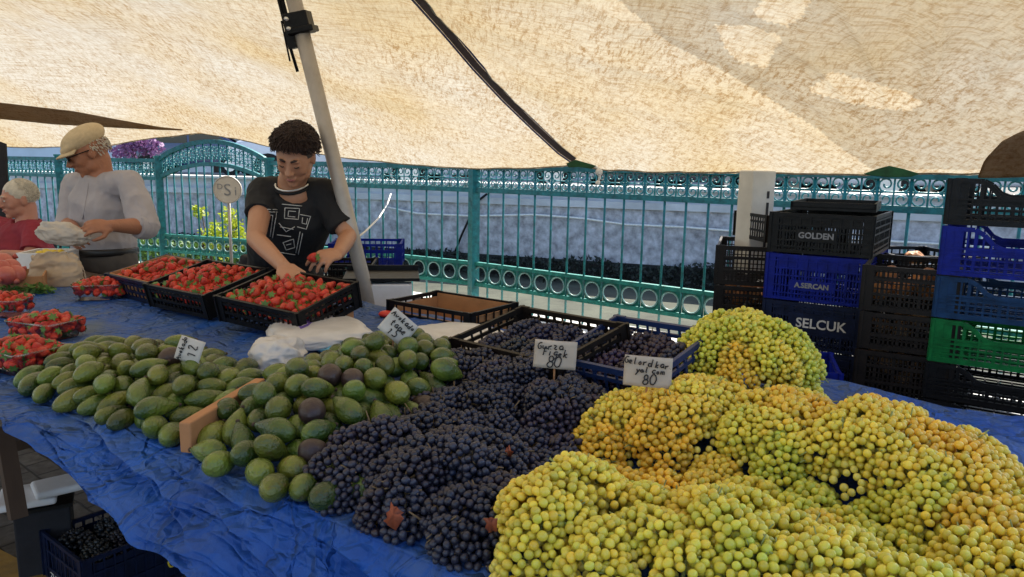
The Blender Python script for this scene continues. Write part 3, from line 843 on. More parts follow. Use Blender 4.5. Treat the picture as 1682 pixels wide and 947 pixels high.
# brown flap at the right end, folded brown band at the left
def sheet(name, label, cat, rows, m, n=24, thick=0.006):
    g = MB()
    def P(u, v):
        k = v * (len(rows) - 1); i = min(int(k), len(rows) - 2); f = k - i
        def on(row):
            kk = u * (len(row) - 1); a = min(int(kk), len(row) - 2); ff = kk - a
            p, q = row[a], row[a + 1]
            return Vector(at(p[0], p[1], Y=p[2])).lerp(at(q[0], q[1], Y=q[2]), ff)
        q = on(rows[i]).lerp(on(rows[i + 1]), f)
        q.y += 0.012 * noise.noise(q * 6)
        return q
    g.grid(P, n, 10)
    o = g.build(name, m, None, smooth=True)
    modify(o, [('SOLIDIFY', dict(thickness=thick))])
    return tag(o, label, cat)
sheet('canopy_flap', 'brown loose canopy flap hanging at the right edge', 'canopy flap', [[(1606, 290, 2.4), (1640, 290, 2.4), (1700, 288, 2.35), (1800, 288, 2.3)], [(1618, 262, 2.35), (1650, 258, 2.35), (1700, 255, 2.3), (1800, 250, 2.25)], [(1645, 232, 2.3), (1668, 220, 2.3), (1700, 206, 2.28), (1800, 180, 2.2)]], M['flap'])
def fold():
    g = MB()
    rows = [densify([(-260, 150), (0, 168), (120, 182), (200, 197), (262, 208), (300, 212)]), densify([(-260, 186), (0, 194), (90, 203), (200, 209), (262, 212), (300, 213)])]
    P = []
    for r_ in rows: P.append([canopy_hit(x, y) + (CAMP - canopy_hit(x, y)).normalized() * 0.02 for x, y in r_])
    k = len(P[0]); back = [[q + Vector((0, 0.006, 0.004)) for q in r_] for r_ in P]
    g.add(P[0] + P[1], [(i, i + 1, k + i + 1, k + i) for i in range(k - 1)])
    o = g.build('canopy_fold', M['flap'], None, smooth=True); modify(o, [('SOLIDIFY', dict(thickness=0.006))])
    tag(o, 'doubled brown fold of canopy cloth at the upper left', 'canopy fold')
fold()

# ---------------------------------------------------------------- leaning pole
PB, PT = at(607, 500, Y=2.86), at(483, 0, Y=2.72)
pd = (PT - PB).normalized(); PF = PB - pd * (PB.z / pd.z); PTT = PT + pd * 0.03
h_ = CBVH.ray_cast(PB, pd)
if h_[0] is not None: PTT = h_[0] - pd * 0.01
th = thing('canopy_pole', 'leaning grey metal canopy pole with a black clamp, beside the young vendor', 'pole', PF)
g = MB(); g.tube([PF, PTT], 0.0275, 20); g.build('tube', M['metal'], th, smooth=True, world=True)
cc = at(492, 38, Y=2.74); ax = pd; sx = Vector((1, 0, 0)); sx = (sx - ax * sx.dot(ax)).normalized(); sy = ax.cross(sx); Rp = Matrix((sx, sy, ax)).transposed()
def cl(dx, dz, sz, nm='clamp_block', dy=0.0):
    g = MB(); g.box(cc + sx * dx + ax * dz + sy * dy, sz, Rp); o = g.build(nm, M['black_pl'], th, world=True); modify(o, [('BEVEL', dict(width=0.004, segments=2))]); return o
cl(0.0, 0.0, (0.085, 0.08, 0.075)); cl(0.006, -0.024, (0.095, 0.09, 0.022), 'clamp_ring')
g = MB(); g.tube([cc + sx * -0.05 + ax * 0.05, cc + sx * -0.055 + ax * -0.06, cc + sx * -0.05 + ax * -0.16], 0.006, 8); g.tube([cc + sx * -0.062 + ax * 0.02, cc + sx * -0.068 + ax * -0.12], 0.0035, 6); g.build('clamp_lever', M['black_pl'], th, smooth=True, world=True)
g = MB(); g.bar(cc + sx * -0.042 + ax * 0.30, cc + sx * -0.040 + ax * -0.05, 0.014, 0.012); g.bar(cc + sx * -0.052 + ax * 0.30, cc + sx * -0.052 + ax * 0.0, 0.006, 0.012); g.build('clamp_bar', M['black_pl'], th, world=True)
g = MB(); g.box(cc + sx * -0.04 + ax * -0.05, (0.03, 0.05, 0.06), Rp); g.build('clamp_jaw', M['black_pl'], th, world=True)
for dz in (0.018, -0.015):
    g = MB(); g.tube([cc + sx * -0.03 + ax * dz + sy * 0.052, cc + sx * -0.03 + ax * dz - sy * 0.052], 0.007, 10); g.build('bolt', M['silver'], th, smooth=True, world=True)

# ---------------------------------------------------------------- market table
tb = thing('market_table', 'long wooden trestle table under the blue tarpaulin', 'table', tp(0.46, 0.58, -T), TROT)
g = MB(); g.box((0, 0, T - 0.03), (SL - SR, TD - 0.02, 0.04)); g.build('table_top', M['wood'], tb)
for sx_ in (1.9, -0.2 , -1.95):
    for ty in (-0.44, 0.5):
        g = MB(); g.box((sx_, ty, (T - 0.05) / 2), (0.055, 0.055, T - 0.05)); g.build('leg', M['wood'], tb)
    g = MB(); g.bar((sx_, -0.44, 0.35), (sx_, 0.5, 0.35), 0.04); g.build('brace', M['wood'], tb)
for sx_ in (0.62,):
    g = MB(); g.bar((sx_, -0.40, 0.0), (sx_ + .05, -0.40, T - 0.05), 0.05); g.build('leg', M['wood'], tb)

# tarp: one sheet, top and hanging front
HEM = sorted([plane_t(x, y, -0.115) for x, y in ((-60, 660), (10, 690), (55, 745), (110, 795), (190, 850), (235, 893), (300, 930), (330, 950))])
def hem(s): return interp(s, [(-1.7, 0.52), (-0.3, 0.50)] + HEM + [(2.7, HEM[-1][1] + 0.02)])
def ridged(p, sc):
    v = 0; a = 1.0
    for o in range(3):
        q = p * sc; v += a * (1 - abs(noise.noise(q)) * 2.2); sc *= 2.1; a *= 0.5
    return v
def tarp_pt(u, v):
    s = lerp(SR, SL, u)
    if v < 0.62:
        t_ = lerp(TD + 0.02, -0.008, v / 0.62)
        p = tp(s, t_, 0.004)
        e0 = min(1, (t_ + 0.01) / 0.05)
        p.z += 0.010 * max(0, ridged(Vector((s * 1.0, t_ * 1.4, 0.3)), 3.2) - 1.0) * e0 + 0.004 * (noise.noise(Vector((s * 14, t_ * 9, 2))) + 0.4) * e0
        if t_ > 1.0: p.z += 0.02 * (0.5 + noise.noise(Vector((s * 3, 5, 1)))) * (t_ - 1.0) / 0.18
        k = math.exp(-((s - 0.86) / 0.07) ** 2) * math.exp(-((t_ - 0.02) / 0.05) ** 2); p.z += 0.022 * k
        return p
    f = (v - 0.62) / 0.38
    zb = hem(s) - T
    z = zb * f
    out = 0.030 + 0.09 * f ** 1.4 + 0.022 * noise.noise(Vector((s * 2.2, f * 1.5, 7))) * f
    fold_ = 0.034 * (ridged(Vector((s * 1.0 + f * .55, f * .9, 3)), 2.6) - 1.0) + 0.005 * noise.noise(Vector((s * 17 - f * 3, f * 4.5, 1))) + 0.016 * abs(noise.noise(Vector((s * 5 + f * 5, f * 3 - s * 2, 9))))
    k = min(1, f * 5)
    p = tp(s, -out * min(1, f * 8) - fold_ * k, z + 0.004)
    kk = math.exp(-((s - 0.86) / 0.07) ** 2) * math.exp(-(f / 0.2) ** 2); p.z += 0.022 * kk
    return p
g = MB(); g.grid(lambda u, v: tarp_pt(u, v), 760, 250)
def tarp_mat():
    m, t, o = nt('blue_tarpaulin'); N = t.nodes.new; L = t.links.new
    p = N('ShaderNodeBsdfPrincipled'); tc = N('ShaderNodeTexCoord')
    def nz(sc, det, ro=0.6, dist=0.0, st_=(1, 1, 1)):
        mp = N('ShaderNodeMapping'); mp.inputs['Scale'].default_value = st_; mp.inputs['Rotation'].default_value = (0, 0, 0.6); L(tc.outputs['Object'], mp.inputs[0])
        n = N('ShaderNodeTexNoise'); n.inputs['Scale'].default_value = sc; n.inputs['Detail'].default_value = det; n.inputs['Roughness'].default_value = ro; n.inputs['Distortion'].default_value = dist
        L(mp.outputs[0], n.inputs['Vector']); return n.outputs['Fac']
    r = N('ShaderNodeValToRGB'); r.color_ramp.elements[0].position = 0.32; r.color_ramp.elements[1].position = 0.68
    r.color_ramp.elements[0].color = (0.010, 0.060, 0.28, 1); r.color_ramp.elements[1].color = (0.022, 0.11, 0.44, 1)
    L(nz(4, 6), r.inputs[0])
    # grey dust, mostly lying on the upward faces; worn there, so it belongs to the cloth
    r2 = N('ShaderNodeValToRGB'); r2.color_ramp.elements[0].position = 0.42; r2.color_ramp.elements[1].position = 0.66; L(nz(7, 8, 0.7, 0.6, (1, .45, 1)), r2.inputs[0])
    sx = N('ShaderNodeSeparateXYZ'); L(tc.outputs['Object'], sx.inputs[0])
    gt = N('ShaderNodeMapRange'); gt.inputs[1].default_value = T - 0.02; gt.inputs[2].default_value = T + 0.004; gt.inputs[3].default_value = 0.12; gt.inputs[4].default_value = 0.95; L(sx.outputs[2], gt.inputs[0])
    mm = N('ShaderNodeMath'); mm.operation = 'MULTIPLY'; L(r2.outputs[0], mm.inputs[0]); L(gt.outputs[0], mm.inputs[1])
    mx = N('ShaderNodeMix'); mx.data_type = 'RGBA'; L(mm.outputs[0], mx.inputs[0]); L(r.outputs[0], mx.inputs[6]); mx.inputs[7].default_value = (0.075, 0.12, 0.20, 1)
    L(mx.outputs[2], p.inputs['Base Color']); p.inputs['Roughness'].default_value = 0.55; p.inputs['Specular IOR Level'].default_value = 0.22
    b1 = N('ShaderNodeBump'); b1.inputs['Strength'].default_value = 0.4; b1.inputs['Distance'].default_value = 0.02; L(nz(9, 5, 0.55, 1.5), b1.inputs['Height'])
    wv = N('ShaderNodeTexWave'); wv.inputs['Scale'].default_value = 120; L(tc.outputs['Object'], wv.inputs['Vector'])
    b2 = N('ShaderNodeBump'); b2.inputs['Strength'].default_value = 0.18; b2.inputs['Distance'].default_value = 0.006; L(nz(34, 6, 0.7, 0.8), b2.inputs['Height']); L(b1.outputs[0], b2.inputs['Normal'])
    vo = N('ShaderNodeTexVoronoi'); vo.feature = 'DISTANCE_TO_EDGE'; vo.inputs['Scale'].default_value = 6.5
    dn = N('ShaderNodeTexNoise'); dn.inputs['Scale'].default_value = 5; dn.inputs['Detail'].default_value = 4; L(tc.outputs['Object'], dn.inputs['Vector'])
    da = N('ShaderNodeVectorMath'); da.operation = 'MULTIPLY_ADD'; da.inputs[1].default_value = (0.35, 0.35, 0.35); L(dn.outputs['Color'], da.inputs[0]); L(tc.outputs['Object'], da.inputs[2]); L(da.outputs[0], vo.inputs['Vector'])
    vr = N('ShaderNodeMapRange'); vr.inputs[1].default_value = 0.0; vr.inputs[2].default_value = 0.10; L(vo.outputs['Distance'], vr.inputs[0])
    b3 = N('ShaderNodeBump'); b3.invert = True; b3.inputs['Strength'].default_value = 0.55; b3.inputs['Distance'].default_value = 0.02; L(vr.outputs[0], b3.inputs['Height']); L(b2.outputs[0], b3.inputs['Normal'])
    vo2 = N('ShaderNodeTexVoronoi'); vo2.feature = 'DISTANCE_TO_EDGE'; vo2.inputs['Scale'].default_value = 15; L(da.outputs[0], vo2.inputs['Vector'])
    vr2 = N('ShaderNodeMapRange'); vr2.inputs[1].default_value = 0.0; vr2.inputs[2].default_value = 0.16; L(vo2.outputs['Distance'], vr2.inputs[0])
    b4 = N('ShaderNodeBump'); b4.inputs['Strength'].default_value = 0.45; b4.inputs['Distance'].default_value = 0.009; L(vr2.outputs[0], b4.inputs['Height']); L(b3.outputs[0], b4.inputs['Normal'])
    L(b4.outputs[0], p.inputs['Normal'])
    L(p.outputs[0], o.inputs[0]); return m
M['tarp'] = tarp_mat()
to = g.build('blue_tarpaulin', M['tarp'], smooth=True)
tag(to, 'creased blue tarpaulin spread over the table and hanging down its front', 'tarpaulin')
TBVH = BVHTree.FromPolygons([v.co[:] for v in to.data.vertices], [tuple(p.vertices) for p in to.data.polygons])

# ---------------------------------------------------------------- plastic crates
def slat_wall(g, L, h, th_, dip=0.0, nsl=16, rails=(0.0, 0.34, 0.67), T_=None, solid=0.0, mesh=False):
    """lattice wall in local x (length), z (height); T_ maps (x, z, y) to crate space"""
    def B(x0, x1, z0, z1, t=th_):
        c = T_(((x0 + x1) / 2, 0, (z0 + z1) / 2)); g.box(c, (abs(x1 - x0), t, abs(z1 - z0)), T_.R)
    def top(x):
        u = abs(x) / (L / 2)
        if dip <= 0: return h
        k = 0 if u > 0.74 else (1 if u < 0.52 else (0.74 - u) / 0.22)
        k = k * k * (3 - 2 * k)
        return h - dip * k
    if solid: rails = (0.0, 0.14, 0.30, 0.52, 0.68, 0.84)
    n = 24 if dip > 0 else 1
    for i in range(n):
        x0, x1 = -L / 2 + L * i / n, -L / 2 + L * (i + 1) / n
        za, zb = top(x0), top(x1)
        a, b = T_((x0, 0, za - 0.008)), T_((x1, 0, zb - 0.008))
        g.bar(a, b, th_ * 2.6, 0.013)
    for r in rails:
        z = r * (h - dip if dip else h)
        B(-L / 2, L / 2, z, z + (0.005 if solid else 0.009) + (0.006 if r == 0 else 0), th_ * (3.4 if solid else 1.7))
    for k in range(nsl + 1):
        x = -L / 2 + L * k / nsl
        wv = 0.005 if k % 4 else 0.009
        B(max(-L / 2, x - wv / 2), min(L / 2, x + wv / 2), 0.0, top(x) - 0.008, th_ * (2.8 if solid and k % 3 == 0 else 1.0))
    if mesh:
        m_ = int(h / 0.016)
        for k in range(1, m_): B(-L / 2, L / 2, h * k / m_ - 0.002, h * k / m_ + 0.002)
    if solid:
        hc = h - dip
        B(-L * 0.40, L * 0.40, hc * 0.66, hc - 0.008, th_ * 0.8)
        for q in (-1, 1):
            B(q * L * 0.42, q * L * 0.498, 0.004, h - 0.012, th_ * 0.8)
            B(q * L * 0.015, q * L * 0.03, 0.004, hc * 0.52, th_ * 0.8)

class WT:
    def __init__(s, org, R): s.o = Vector(org); s.R = R
    def __call__(s, p): return s.o + s.R @ Vector(p)
def make_crate(name, label, cat, L, D, h, m, dipL=0.0, dipD=0.0, nsl=16, mesh=False, solid=0.0, group=None):
    """L along x, D along y; returns the root"""
    th = thing(name, label, cat, (0, 0, 0), group=group)
    t_ = 0.0035
    g = MB()
    nx, ny = int(L / 0.035), int(D / 0.035)
    for k in range(nx + 1): g.box((-L / 2 + L * k / nx, 0, 0.004), (0.006, D, 0.006))
    for k in range(ny + 1): g.box((0, -D / 2 + D * k / ny, 0.007), (L, 0.006, 0.006))
    g.build('floor', m, th)
    I = Matrix.Identity(3); RZ = Matrix.Rotation(PI / 2, 3, 'Z')
    for s in (-1, 1):
        g = MB(); slat_wall(g, L, h, t_, dipL, nsl, T_=WT((0, s * D / 2, 0), I), mesh=mesh, solid=solid); g.build('side_wall', m, th)
        g = MB(); slat_wall(g, D, h, t_, dipD, max(6, int(nsl * D / L)), T_=WT((s * L / 2, 0, 0), RZ), mesh=mesh, solid=solid); g.build('end_wall', m, th)
        for q in (-1, 1):
            g = MB(); x, y = s * (L / 2 - 0.008), q * (D / 2 - 0.008)
            g.box((x, q * (D / 2 + 0.001), h / 2), (0.034, 0.007, h)); g.box((s * (L / 2 + 0.001), y, h / 2), (0.007, 0.034, h * 0.998))
            g.build('corner_post', m, th)
    return th
def place(th, p, rz, tilt=(0, 0)):
    th.location = p; th.rotation_euler = (tilt[0], tilt[1], rz); return th
DEFER = []
# ---------------------------------------------------------------- fruit materials
def fruit_mat(name, c1, c2, c3, rough, sc=9.0, bump=0.15, bsc=60, sss=0.0, spotty=0.6, coat=0.0):
    m, t, o = nt(name); N = t.nodes.new; L = t.links.new
    p = N('ShaderNodeBsdfPrincipled'); tc = N('ShaderNodeTexCoord'); oi = N('ShaderNodeObjectInfo')
    sc_ = N('ShaderNodeMath'); sc_.operation = 'MULTIPLY'; sc_.inputs[1].default_value = 50; L(oi.outputs['Random'], sc_.inputs[0])
    ad = N('ShaderNodeVectorMath'); L(tc.outputs['Object'], ad.inputs[0]); L(sc_.outputs[0], ad.inputs[1])
    n1 = N('ShaderNodeTexNoise'); n1.inputs['Scale'].default_value = sc; n1.inputs['Detail'].default_value = 4; L(ad.outputs[0], n1.inputs['Vector'])
    r1 = N('ShaderNodeValToRGB'); r1.color_ramp.elements[0].position = 0.35; r1.color_ramp.elements[1].position = 0.65; r1.color_ramp.elements[0].color = C4(c1); r1.color_ramp.elements[1].color = C4(c2); L(n1.outputs['Fac'], r1.inputs[0])
    n2 = N('ShaderNodeTexNoise'); n2.inputs['Scale'].default_value = sc * 2.6; n2.inputs['Detail'].default_value = 8; n2.inputs['Roughness'].default_value = 0.75; L(ad.outputs[0], n2.inputs['Vector'])
    r2 = N('ShaderNodeValToRGB'); r2.color_ramp.elements[0].position = 0.56; r2.color_ramp.elements[1].position = 0.72; L(n2.outputs['Fac'], r2.inputs[0])
    mu = N('ShaderNodeMath'); mu.operation = 'MULTIPLY'; mu.inputs[1].default_value = spotty; L(r2.outputs[0], mu.inputs[0])
    mx = N('ShaderNodeMix'); mx.data_type = 'RGBA'; L(mu.outputs[0], mx.inputs[0]); L(r1.outputs[0], mx.inputs[6]); mx.inputs[7].default_value = C4(c3)
    m2 = N('ShaderNodeMix'); m2.data_type = 'RGBA'; m2.blend_type = 'MULTIPLY'; m2.inputs[0].default_value = 1; L(mx.outputs[2], m2.inputs[6]); L(oi.outputs['Color'], m2.inputs[7])
    L(m2.outputs[2], p.inputs['Base Color']); p.inputs['Roughness'].default_value = rough
    if sss:
        p.inputs['Subsurface Weight'].default_value = sss; p.inputs['Subsurface Scale'].default_value = 0.006; p.inputs['Subsurface Radius'].default_value = (1, .8, .3)
    if coat: p.inputs['Coat Weight'].default_value = coat
    v = N('ShaderNodeTexNoise'); v.inputs['Scale'].default_value = bsc; v.inputs['Detail'].default_value = 3; L(ad.outputs[0], v.inputs['Vector'])
    bp = N('ShaderNodeBump'); bp.inputs['Strength'].default_value = bump; bp.inputs['Distance'].default_value = 0.004; L(v.outputs['Fac'], bp.inputs['Height']); L(bp.outputs[0], p.inputs['Normal'])
    L(p.outputs[0], o.inputs[0]); return m
M['avo'] = fruit_mat('avocado_skin', (0.028, 0.056, 0.009), (0.135, 0.175, 0.022), (0.09, 0.060, 0.020), 0.27, 16, 0.9, 170, spotty=0.9, coat=0.15)
M['avo_dark'] = fruit_mat('ripe_avocado_skin', (0.035, 0.018, 0.018), (0.06, 0.035, 0.028), (0.07, 0.06, 0.03), 0.45, 12, 0.5, 130)
M['ggrape'] = fruit_mat('pale_grape_skin', (0.62, 0.52, 0.085), (0.88, 0.74, 0.15), (0.50, 0.30, 0.05), 0.28, 90, 0.04, 200, sss=0.35, spotty=0.35)
M['dgrape'] = fruit_mat('dark_grape_skin', (0.006, 0.006, 0.012), (0.042, 0.043, 0.070), (0.030, 0.010, 0.013), 0.36, 90, 0.04, 200, spotty=0.6)
M['straw'] = fruit_mat('strawberry_skin', (0.50, 0.018, 0.010), (0.68, 0.05, 0.02), (0.65, 0.16, 0.05), 0.32, 30, 0.8, 420, spotty=0.55)
M['calyx'] = mat('strawberry_calyx', (0.10, 0.19, 0.03), 0.6, 0.3, 50)
M['stem'] = mat('grape_stem', (0.30, 0.33, 0.10), 0.6, 0.3, 40)
M['stemd'] = mat('dry_grape_stem', (0.20, 0.13, 0.06), 0.7, 0.3, 40)
M['peach'] = fruit_mat('pomegranate_skin', (0.36, 0.05, 0.04), (0.50, 0.13, 0.09), (0.55, 0.30, 0.16), 0.4, 12, 0.2, 60)
M['leaf_r'] = mat('rusty_leaf', (0.42, 0.10, 0.04), 0.7, 0.3, 30, trans=0.2)
M['clear'] = None
def clear_mat():
    m, t, o = nt('clear_plastic'); N = t.nodes.new; L = t.links.new
    gl = N('ShaderNodeBsdfGlossy'); gl.inputs['Roughness'].default_value = 0.12; tr = N('ShaderNodeBsdfTransparent'); tr.inputs[0].default_value = (.95, .95, .95, 1)
    fr = N('ShaderNodeFresnel'); fr.inputs[0].default_value = 1.45; mp = N('ShaderNodeMath'); mp.operation = 'MULTIPLY_ADD'; mp.inputs[1].default_value = 0.9; mp.inputs[2].default_value = 0.05; L(fr.outputs[0], mp.inputs[0])
    mx = N('ShaderNodeMixShader'); L(mp.outputs[0], mx.inputs[0]); L(tr.outputs[0], mx.inputs[1]); L(gl.outputs[0], mx.inputs[2]); L(mx.outputs[0], o.inputs[0]); return m
M['clear'] = clear_mat()

# ---------------------------------------------------------------- avocados
def revol(prof, n=22, bend=0.0):
    g = MB(); vs = []
    for z, r in prof:
        for j in range(n):
            a = 2 * PI * j / n; vs.append((r * math.cos(a) + bend * z * z * 8, r * math.sin(a), z))
    k = len(prof); fs = []
    for i in range(k - 1):
        for j in range(n):
            fs.append((i * n + j, i * n + (j + 1) % n, (i + 1) * n + (j + 1) % n, (i + 1) * n + j))
    fs += [tuple(reversed(range(n))), tuple(range((k - 1) * n, k * n))]
    g.add(vs, fs); return g
def avo_mesh(L, R, pear, m, bend=0.0):
    prof = []
    for i in range(19):
        u = i / 18; z = -L / 2 + L * u
        r = math.sin(PI * min(1, max(0.0, u)) ** (0.82)) ** (0.62)
        r *= 1 - pear * max(0, u - 0.42) ** 1.1 * 1.25
        prof.append((z, max(0.0012, R * r)))
    return revol(prof, 22, bend).mesh('avocado', m, True)
avo_long = [avo_mesh(0.094, 0.0210, 0.32, M['avo'], b) for b in (0.0, 0.35)]
avo_pear = [avo_mesh(0.084, 0.0218, 0.55, M['avo']), avo_mesh(0.077, 0.0222, 0.42, M['avo'])]
avo_drk = [avo_mesh(0.080, 0.0225, 0.55, M['avo_dark'])]
tipm = revol([(-0.002, 0.0035), (0.001, 0.0042), (0.003, 0.003)], 8).mesh('stem_end', M['wood'], True)

def mound(s, t_, MS):
    h = 0
    for (ms, mt, mh, rs, rt) in MS:
        q = ((s - ms) / rs) ** 2 + ((t_ - mt) / rt) ** 2
        if q < 1: h = max(h, mh * (1 - q) ** 0.36)
    return h
def in_poly_st(px, py): return True
def relax(items, MS, iters=90, axis_z=0.35):
    """items: list of dict(p,a,L,R). capsule-like spheres pushed apart and let down on to the heap shape"""
    n = len(items)
    P = np.array([i['p'] for i in items]); A = np.array([i['a'] for i in items]); L = np.array([i['L'] for i in items]); R = np.array([i['R'] for i in items])
    for it in range(iters):
        offs_ = np.array([-0.30, 0.0, 0.27]); rs = np.array([0.92, 1.0, 0.72])
        S = (P[:, None, :] + A[:, None, :] * (L[:, None] * offs_[None])[:, :, None]).reshape(-1, 3)
        RR = (R[:, None] * rs[None]).reshape(-1)
        own = np.repeat(np.arange(n), 3)
        D = S[:, None, :] - S[None, :, :]; dist = np.linalg.norm(D, axis=2) + 1e-9
        ov = (RR[:, None] + RR[None, :]) * 0.99 - dist
        ov[own[:, None] == own[None, :]] = 0; ov = np.maximum(ov, 0)
        Fo = (D / dist[:, :, None] * ov[:, :, None] * 0.35).sum(1)
        # support
        for k in range(len(S)):
            s_, t_ = st(S[k]); sup = T + 0.006 + mound(s_, t_, MS) + RR[k]
            if S[k][2] < sup: Fo[k][2] += (sup - S[k][2]) * 0.6
        G = Fo.reshape(n, 3, 3)
        P = P + G.sum(1) * 0.6
        P[:, 2] -= 0.0035 * (1 - it / iters)
        tq = (G[:, 2] - G[:, 0])
        A = A + tq * 1.6 / L[:, None] * 0.5
        A /= np.linalg.norm(A, axis=1)[:, None]
    for i, x in enumerate(items): x['p'] = Vector(P[i]); x['a'] = Vector(A[i])

def add_avos(region, MS, nlay, kinds, cat, label, group, adir, spread, gap, aL=.09, aR=.025):
    items = []
    (s0, s1, t0, t1) = region[:4]; test = region[4]
    for lay in range(nlay):
        pts = []
        for tr in range(6000):
            s_, t_ = random.uniform(s0, s1), random.uniform(t0, t1)
            TZ[0] = mound(s_, t_, MS) + aR + lay * aR * 1.8
            if not test(s_, t_) or near_plank(s_, t_): continue
            if any((s_ - a) ** 2 + (t_ - b) ** 2 < gap ** 2 for a, b in pts): continue
            pts.append((s_, t_))
        for s_, t_ in pts:
            z = T + mound(s_, t_, MS) + aR + lay * aR * 1.8
            k = random.choice(kinds)
            d = Vector(adir(s_, t_)) + Vector((random.gauss(0, spread), random.gauss(0, spread), random.gauss(0, spread * 0.5)))
            d.normalize()
            items.append(dict(p=tuple(tp(s_, t_, z - T)), a=tuple(d), L=aL * random.uniform(.93, 1.06), R=aR, k=k, lay=lay))
    relax(items, MS)
    return items
def emit_avos(items, label, group, labeld=None, pdark=0.0):
    for it in items:
        me = it['k']; isd = False
        if random.random() < pdark and it['lay'] > 0: me = avo_drk[0]; isd = True
        o = link('avocado', me)
        o.location = it['p']
        z = it['a']; x = z.orthogonal().normalized(); x = Matrix.Rotation(random.random() * 6.28, 3, z) @ x
        o.rotation_euler = Matrix((x, z.cross(x), z)).transposed().to_euler()
        sc = random.uniform(.92, 1.08); o.scale = (sc * random.uniform(.95, 1.05), sc, sc)
        if not isd:
            v = random.uniform(0.75, 1.25); y = random.uniform(-.15, .25); o.color = (v * (1 + y), v, v * (1 - .3 * y), 1)
        tag(o, labeld if isd else label, 'avocado', group)
        Lz = max(v_.co.z for v_ in me.vertices)
        e = link('stem_end', tipm, o); e.location = ((0.35 * Lz * Lz * 8 if me is avo_long[1] else 0), 0, Lz)
PLa, PLb = at(303, 703, z=T + 0.060), at(428, 628, z=T + 0.060)
def near_plank(s_, t_):
    A_, B_ = Vector(st(PLa)), Vector(st(PLb)); P_ = Vector((s_, t_)); d_ = B_ - A_; k = max(0, min(1.0, (P_ - A_).dot(d_) / d_.length_squared))
    return (A_ + d_ * k - P_).length < 0.040
# left pile
MSL = [(1.12, 0.26, 0.028, 0.45, 0.26)]
def edge_lo(s_): return 0.035
TZ = [0.05]
def testL(s_, t_):
    if t_ < 0.03: return False
    u = proj(tp(s_, t_, TZ[0]))
    return inpoly(u[0], u[1], [(45, 618), (100, 590), (160, 566), (230, 566), (300, 566), (350, 600), (400, 606), (408, 620), (390, 640), (330, 668), (275, 700), (255, 712), (150, 680), (70, 640)])
def dirL(s_, t_): 
    v = at(560, 500, z=T) - at(460, 560, z=T); v.z = 0.0; return v.normalized() + Vector((0, 0, 0.12))
itL = add_avos((0.6, 2.0, 0.0, 0.9, testL), MSL, 2, avo_long, '', '', '', dirL, 0.26, 0.044, .092, .0210)
DEFER.append(lambda: emit_avos(itL, 'long green avocado in the left heap beside the strawberries', 'avocados of the left heap', 'dark brown ripe avocado in the left heap', 0.025))
# right pile
MSR = [(0.58, 0.58, 0.075, 0.18, 0.24), (0.60, 0.34, 0.045, 0.24, 0.28)]
def testR(s_, t_):
    if t_ < 0.035: return False
    u = proj(tp(s_, t_, TZ[0]))
    return inpoly(u[0], u[1], [(350, 722), (375, 690), (425, 660), (450, 640), (490, 612), (560, 590), (600, 560), (650, 552), (710, 575), (722, 592), (680, 625), (670, 680), (600, 715), (555, 770), (500, 800), (400, 762)])
def dirR(s_, t_):
    v = at(560, 500, z=T) - at(500, 590, z=T); v.z = 0; return v.normalized() + Vector((0, 0, 0.15))
itR = add_avos((0.2, 1.2, 0.0, 1.05, testR), MSR, 2, avo_pear, '', '', '', dirR, 0.45, 0.0420, .082, .0220)
DEFER.append(lambda: emit_avos(itR, 'green pear shaped avocado in the heap left of the dark grapes', 'avocados of the right heap', 'dark purple ripe avocado in the right heap', 0.075))

# wooden divider between the heaps
a, b_ = at(303, 703, z=T + 0.060), at(428, 628, z=T + 0.060)
th = thing('wooden_plank', 'light wooden board set on edge between the two avocado heaps', 'board', ((a.x + b_.x) / 2, (a.y + b_.y) / 2, T + 0.012))
g = MB(); d = (b_ - a).normalized(); g.bar(a - Vector((0, 0, .018)), b_ - Vector((0, 0, .018)), 0.022, 0.056); o = g.build('board', M['plank'], th, world=True); modify(o, [('BEVEL', dict(width=0.003, segments=2))])

